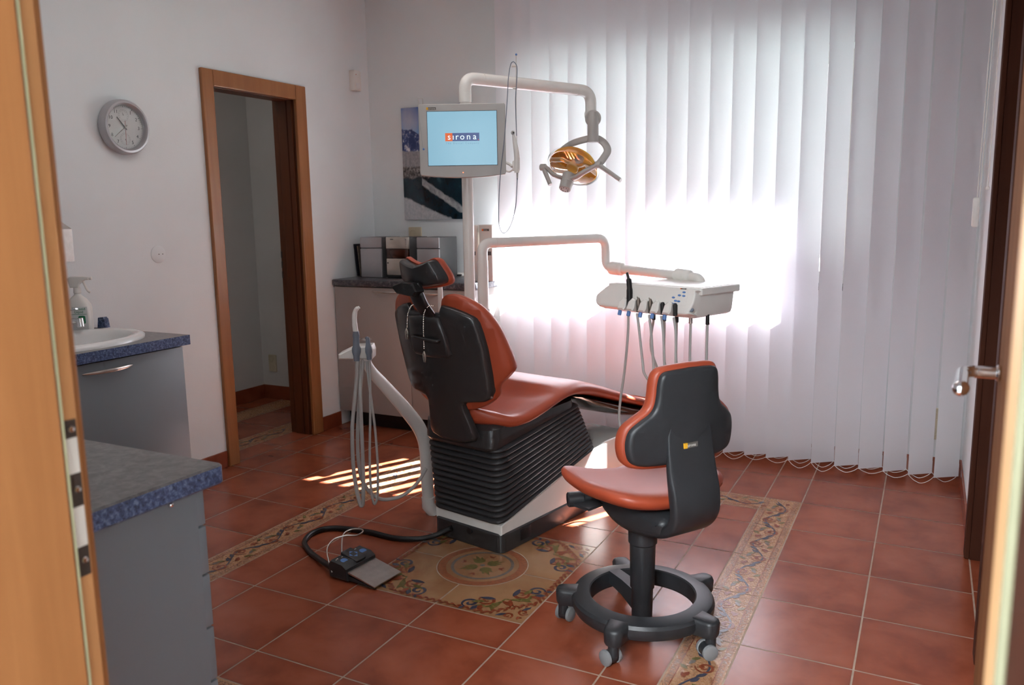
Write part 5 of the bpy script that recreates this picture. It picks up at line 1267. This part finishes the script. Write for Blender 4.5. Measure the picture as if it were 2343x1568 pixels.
# ================================================================== FOOT CONTROL
fa = at_z(918, 1313, .006); fb = at_z(857, 1349, .006); fc_ = at_z(758, 1316, .0)
fx_ = (fa-fb); fw_ = fx_.length; fx_ = fx_.normalized(); fy_ = V((-fx_.y, fx_.x, 0))     # x along the toe edge, y back to the housing
FO = frame(fb, fx_, fy_); FL = max(.18, min(.24, (FO.inverted() @ fc_).y))
fp = thing('foot_control', 'dark foot switch with steel pedal plate and blue buttons on the floor tiles', 'foot switch', (FO @ V((fw_/2, FL/2, 0))))
mb = MB(); W_ = fw_
mb.loft([[FO @ V(p) for p in ((0, .0, .004), (W_, .0, .004), (W_, .0, .008), (0, .0, .008))], [FO @ V(p) for p in ((0, .155, .034), (W_, .155, .034), (W_, .155, .041), (0, .155, .041))]]); linkmesh('pedal_plate', mb, M['steel'], fp, 20)
mb = MB(); mb.slab([(.005, 0), (.150, .0), (.150, .022)], [(.004, 0), (.007, 0), (W_-.007, 0), (W_-.004, 0)], lambda a, b, h: FO @ V((h, a, b)), 0); linkmesh('pedal_base', mb, M['dark'], fp, 20)
mb = MB(); mb.slab([(.125, .0), (.215, .0), (.218, .052), (.205, .066), (.150, .060), (.128, .046)], [(-.006, .003), (-.002, 0), (W_+.002, 0), (W_+.006, .003)], lambda a, b, h: FO @ V((h, a, b)), 0); hs = linkmesh('housing', mb, M['dark'], fp, 40)
slope = frame(FO @ V((0, .128, .047)), fx_, fy_*.077+V((0, 0, .0195)))
def SL(x, y, h): return slope @ V((x, y, h))
mb = MB(); mb.box((W_*.34, .004, -.004), (W_*.70, .085, .010), .005, M4=slope); pd = linkmesh('key_block', mb, M['dark'], hs)
for x in (.17, .86):
    mb = MB(); mb.cyl(SL(W_*x, .040, .0), SL(W_*x, .040, .006), .0165, n=28, bevel=.003); linkmesh('button', mb, M['blue'], hs)
for a in range(4):
    th = a*pi/2; c = V((W_*.52, .045, 0)); d = V((cos(th), sin(th), 0)); n_ = V((-d.y, d.x, 0)); mb = MB()
    mb.add([SL(*(c+d*.021)[:2], .0106), SL(*(c+d*.011+n_*.010)[:2], .0106), SL(*(c+d*.011-n_*.010)[:2], .0106)], [[0, 1, 2]]); linkmesh('arrow_key', mb, M['blue'], pd, 0)
for x, y in ((.06, .065), (.12, .068), (.27, .065), (.30, .02), (.74, .070), (.80, .072)):
    mb = MB(); mb.box((W_*x-.003, y-.0022, 0), (W_*x+.003, y+.0022, .0016), M4=slope); linkmesh('key_mark', mb, M['logowhite'], hs, 0)
def fpx(x, y, z): return at_z(x, y, z)
wpts = [FO @ V((-.006, .20, .02)), fpx(748, 1262, .085), fpx(762, 1236, .115), fpx(790, 1226, .125), fpx(816, 1225, .120), fpx(830, 1217, .118), fpx(824, 1211, .115), fpx(800, 1213, .110), fpx(784, 1228, .095), FO @ V((W_*.42, .215, .055))]
mb = MB(); mb.tube(cr(wpts, 8), .0030, 8); linkmesh('wire_handle', mb, M['steel'], fp, 80)
cb = L(.02-.075, -.02, .045)
cpt = [FO @ V((.012, .21, .022)), fpx(718, 1271, .012), fpx(703, 1256, .012), fpx(697, 1240, .012), fpx(712, 1222, .012), fpx(745, 1210, .012), fpx(790, 1210, .012), fpx(850, 1219, .012), fpx(905, 1232, .012), fpx(960, 1233, .014), fpx(1000, 1224, .022), fpx(1027, 1211, .045), fpx(1034, 1208, .052)]
mb = MB(); mb.tube(cr(cpt, 8), .0108, 14); linkmesh('cable', mb, M['black'], fp, 80)

# ================================================================== OPERATOR STOOL
sc_ = V((2.545, 2.352, 0)); ang = radians(147); sf = V((cos(ang), sin(ang), 0)); sw = V((sin(ang), -cos(ang), 0))   # sf: facing, sw: to the far side
def Q(f, w, z): return sc_+sf*f+sw*w+V((0, 0, z))
ss = thing('operator_stool', 'dentist stool with orange seat, dark back shell and five casters', 'stool', sc_)
mb = MB(); prof = [(.168, .066), (.165, .072), (.167, .119), (.171, .123), (.209, .120), (.220, .116), (.226, .106), (.226, .086), (.218, .070), (.210, .066)]
mb.lathe(prof+[prof[0]], sc_, (0, 0, 1), 72); linkmesh('foot_ring', mb, M['stooldark'], ss, 28)
mb = MB(); mb.lathe([(0, .018), (.0315, .018), (.033, .03), (.0345, .135), (.0385, .14), (.041, .285), (.0455, .29), (.047, .362), (0, .364)], sc_, (0, 0, 1), 32); linkmesh('post', mb, M['stooldark'], ss, 40)
cas0 = [197, 269, 341, 53, 125]
for a in (143,):
    a = radians(a); d = V((cos(a), sin(a), 0)); mb = MB(); n_ = V((-d.y, d.x, 0))
    mb.loft([[sc_+d*r+n_*w_+V((0, 0, z)) for w_, z in ((-.02, z0), (.02, z0), (.02, z1), (-.02, z1))] for r, z0, z1 in ((.018, .05, .12), (.09, .075, .128), (.166, .085, .128))]); linkmesh('spoke', mb, M['stooldark'], ss, 30)
for a in cas0:
    a = radians(a); d = V((cos(a), sin(a), 0)); n_ = V((-d.y, d.x, 0))
    mb = MB(); of = [(p.x, p.y) for p in cr([(.195, -.036, 0), (.235, -.032, 0), (.268, -.026, 0), (.279, 0, 0), (.268, .026, 0), (.235, .032, 0), (.195, .036, 0), (.19, 0, 0)], 4, True)]
    mb.slab(of, [(.066, .006), (.074, .002), (.108, 0), (.117, .004), (.120, .010)], lambda r, w_, z: sc_+d*r+n_*w_+V((0, 0, z)), 0); linkmesh('foot', mb, M['stooldark'], ss, 40)
    b = sc_+d*.255; ta = a+radians(62); wd = V((cos(ta), sin(ta), 0)); ax = V((-wd.y, wd.x, 0)); wc = b+wd*-.012+V((0, 0, .0245))
    mb = MB(); mb.cyl(b+V((0, 0, .030)), b+V((0, 0, .082)), .016, n=18, bevel=.002); mb.cyl(wc-ax*.012, wc+ax*.012, .021, n=24); cst = linkmesh('caster', mb, M['stooldark'], ss, 40)
    for s in (-1, 1):
        mb = MB(); mb.lathe([(.0, .0), (.014, .001), (.020, .003), (.0235, .004), (.0245, .007), (.0245, .013), (.021, .015)], wc+ax*(s*.029), ax*-s, 28); linkmesh('wheel', mb, M['grommet'], cst, 40)
# mechanism below the seat
mb = MB(); prof = [(-.200, .405), (-.175, .376), (-.06, .350), (.02, .352), (.085, .376), (.135, .414), (.160, .440), (.02, .456), (-.12, .456), (-.185, .45), (-.205, .43)]
mb.slab([(p.x, p.y) for p in cr([(a, b, 0) for a, b in prof], 3, True)], [(-.098, .030), (-.092, .014), (-.078, .004), (-.05, 0), (.05, 0), (.078, .004), (.092, .014), (.098, .030)], lambda a, b, h: Q(a, h, b), .05); linkmesh('seat_mechanism', mb, M['stooldark'], ss, 50)
mb = MB(); c0, c1 = Q(.118, -.055, .415), Q(.165, -.155, .410); mb.cyl(Q(.105, -.02, .425), c1, .0175, n=24, bevel=.003); mb.cyl(Q(.150, -.122, .411), Q(.172, -.172, .409), .0245, n=28, bevel=.004); linkmesh('adjuster_knob', mb, M['stooldark'], ss)
mb = MB(); mb.loft([[Q(.08, -.085, z) for z in (.404, .412)]+[Q(.15, -.11, z) for z in (.412, .404)], [Q(.075, -.155, z) for z in (.398, .406)]+[Q(.135, -.172, z) for z in (.406, .398)]]); linkmesh('lever', mb, M['stooldark'], ss, 20)
# seat
so = [(p.x, p.y) for p in cr([(-.20, -.10, 0), (-.155, -.188, 0), (-.06, -.222, 0), (.06, -.232, 0), (.130, -.222, 0), (.163, -.18, 0), (.152, -.09, 0), (.150, 0, 0), (.152, .09, 0), (.163, .18, 0), (.130, .222, 0), (.06, .232, 0), (-.06, .222, 0), (-.155, .188, 0), (-.20, .10, 0), (-.205, 0, 0)], 4, True)]
def smap(f, w, h):
    return Q(f, w, .465+h*.80+.030*(w/.23)**2*(1 if f > -.25 else 1)-.012+.020*max(0, f/.16)**2*(abs(w)/.2)+.010*(f*-1 if f < 0 else 0)/.2)
mb = MB(); mb.slab(so, [(-.004, .045), (.004, .022), (.014, .008), (.026, .001), (.038, .000), (.050, .006), (.058, .018), (.062, .04)], smap, .04); linkmesh('seat', mb, M['orange'], ss, 80)
# back: shell outline in (w,z) around w=-.03
wc0 = -.021
hb_ = [(0, .618), (.10, .619), (.156, .623), (.184, .636), (.195, .664), (.196, .698), (.186, .728), (.158, .752), (.132, .770), (.118, .790), (.112, .82), (.109, .855), (.100, .880), (.076, .889), (0, .893)]
bo2 = mirror([(p.x, p.y) for p in cr([(a, b, 0) for a, b in hb_], 4)])
def kmap(w, z, h): return Q(-.235+.95*w*w+.03*((z-.74)/.16)**2*0-h*-1*1+h*0-.06*(z-.74)*.4, wc0+w, z)
mb = MB(); mb.slab(bo2, [(-.004, .010), (0, .003), (.006, 0), (.016, 0)], kmap, .04); shl = linkmesh('back_shell', mb, M['stooldark'], ss, 40)
mb = MB(); mb.slab(offset(bo2, -.012), [(.012, .010), (.016, .002), (.026, 0), (.040, .002), (.052, .010), (.058, .024)], kmap, .04); linkmesh('back_cushion', mb, M['orange'], ss, 80)
# curved bracket from below the seat up into the back shell
br0 = [Q(-.02, 0, .375), Q(-.10, 0, .380), Q(-.17, 0, .395), Q(-.222, 0, .425), Q(-.246, 0, .470), Q(-.246, 0, .53), Q(-.236, 0, .60), Q(-.227, 0, .70), Q(-.227, 0, .80), Q(-.227, 0, .86)]
bw_ = [.050, .066, .076, .082, .086, .088, .088, .082, .062, .040]; C3 = cr(br0, 5); mb = MB(); rings = []
for i, p in enumerate(C3):
    s = i/5; k = min(int(s), len(br0)-2); f = s-k; hw_ = bw_[k]*(1-f)+bw_[k+1]*f
    tdir = (C3[min(i+1, len(C3)-1)]-C3[max(i-1, 0)]).normalized(); nn_ = tdir.cross(sw).normalized(); th_ = .018 if s < 5 else .018-.012*min(1, (s-5)/2.5)
    r_ = []
    for a, b in rrect(-hw_, -th_, hw_, th_, min(.012, th_*.9), 3): r_.append(p+sw*(a-.010-.012*min(1, max(0, (s-4)/3)))+nn_*b)
    rings.append(r_)
mb.loft(rings); linkmesh('back_bracket', mb, M['stooldark'], ss, 40)
LB = frame(Q(-.2455, -.030, .668), -sw, (0, 0, 1)); nb = LB.to_3x3() @ V((0, 0, 1))
if nb.dot(sf) > 0: LB = frame(Q(-.2455, -.030, .668), sw, (0, 0, 1))
LB = LB @ Matrix.Translation(V((.002, .003, -.004)))
mb = MB(); mb.box((-.012, -.0075, -.004), (.026, .0075, .0012), M4=LB); bdg = linkmesh('badge', mb, M['logogrey'], ss, 0)
mb = MB(); mb.box((-.024, -.0075, -.004), (-.012, .0075, .0012), M4=LB); linkmesh('badge_square', mb, M['logoyellow'], bdg, 0)
text('lettering', 'sirona', .0125, LB @ Matrix.Translation(V((.003, 0, .0014))), M['logowhite'], bdg)
# ================================================================== LIGHT
w = bpy.data.worlds.new('world'); scene.world = w; w.use_nodes = True
nt = w.node_tree; nt.nodes.clear(); wo = nt.nodes.new('ShaderNodeOutputWorld'); bg = nt.nodes.new('ShaderNodeBackground')
tc = nt.nodes.new('ShaderNodeTexCoord'); sp_ = nt.nodes.new('ShaderNodeSeparateXYZ'); rp = nt.nodes.new('ShaderNodeValToRGB')
nt.links.new(tc.outputs['Generated'], sp_.inputs[0]); nt.links.new(sp_.outputs[2], rp.inputs[0])
rp.color_ramp.elements[0].color = (1.0, .95, .98, 1); rp.color_ramp.elements[1].color = (.72, .78, 1.0, 1)
nt.links.new(rp.outputs[0], bg.inputs[0]); bg.inputs[1].default_value = SKY = .8; nt.links.new(bg.outputs[0], wo.inputs[0])
sun = bpy.data.lights.new('sun', 'SUN'); so_ = bpy.data.objects.new('sun', sun); col.objects.link(so_)
el, az = radians(44), radians(26.6); sd_ = V((-sin(az)*cos(el), -cos(az)*cos(el), -sin(el)))
so_.rotation_euler = sd_.to_track_quat('-Z', 'Y').to_euler(); so_.location = (4, 8, 6)
sun.energy = 320; sun.angle = radians(.6); sun.color = (.98, .98, 1.0)
def area(name, loc, rot, sx, sy, e, c):
    l = bpy.data.lights.new(name, 'AREA'); l.shape = 'RECTANGLE'; l.size = sx; l.size_y = sy; l.energy = e; l.color = c
    o = bpy.data.objects.new(name, l); col.objects.link(o); o.location = loc; o.rotation_euler = rot; return o
area('room_fill', (1.7, 2.3, CEIL-.02), (0, 0, 0), 1.6, 1.6, 8.5, (1.0, .95, .92))  # added fill without a fixture, out of view, brightens the walls
area('hall_ceiling_lamp', (2.9, -1.8, CEIL-.02), (0, 0, 0), 1.6, 1.2, 270, (.93, .97, 1.0))
area('corridor_fill', (-.6, 2.9, CEIL-.02), (0, 0, 0), .3, .5, 2.2, (1.0, .93, .85))  # weak light added to lift the dark corridor, no fixture known
scene.view_settings.view_transform = 'Standard'; scene.view_settings.look = 'None'; scene.view_settings.exposure = 0.53
cy = scene.cycles
cy.use_denoising = True; cy.max_bounces = 7; cy.diffuse_bounces = 4; cy.glossy_bounces = 4; cy.transmission_bounces = 6; cy.transparent_max_bounces = 12
cy.caustics_reflective = False; cy.caustics_refractive = False; cy.sample_clamp_indirect = 8.0; cy.use_adaptive_sampling = True; cy.adaptive_threshold = .05; cy.adaptive_min_samples = 24
try: cy.denoiser = 'OPENIMAGEDENOISE'; cy.denoising_input_passes = 'RGB_ALBEDO_NORMAL'
except Exception: pass
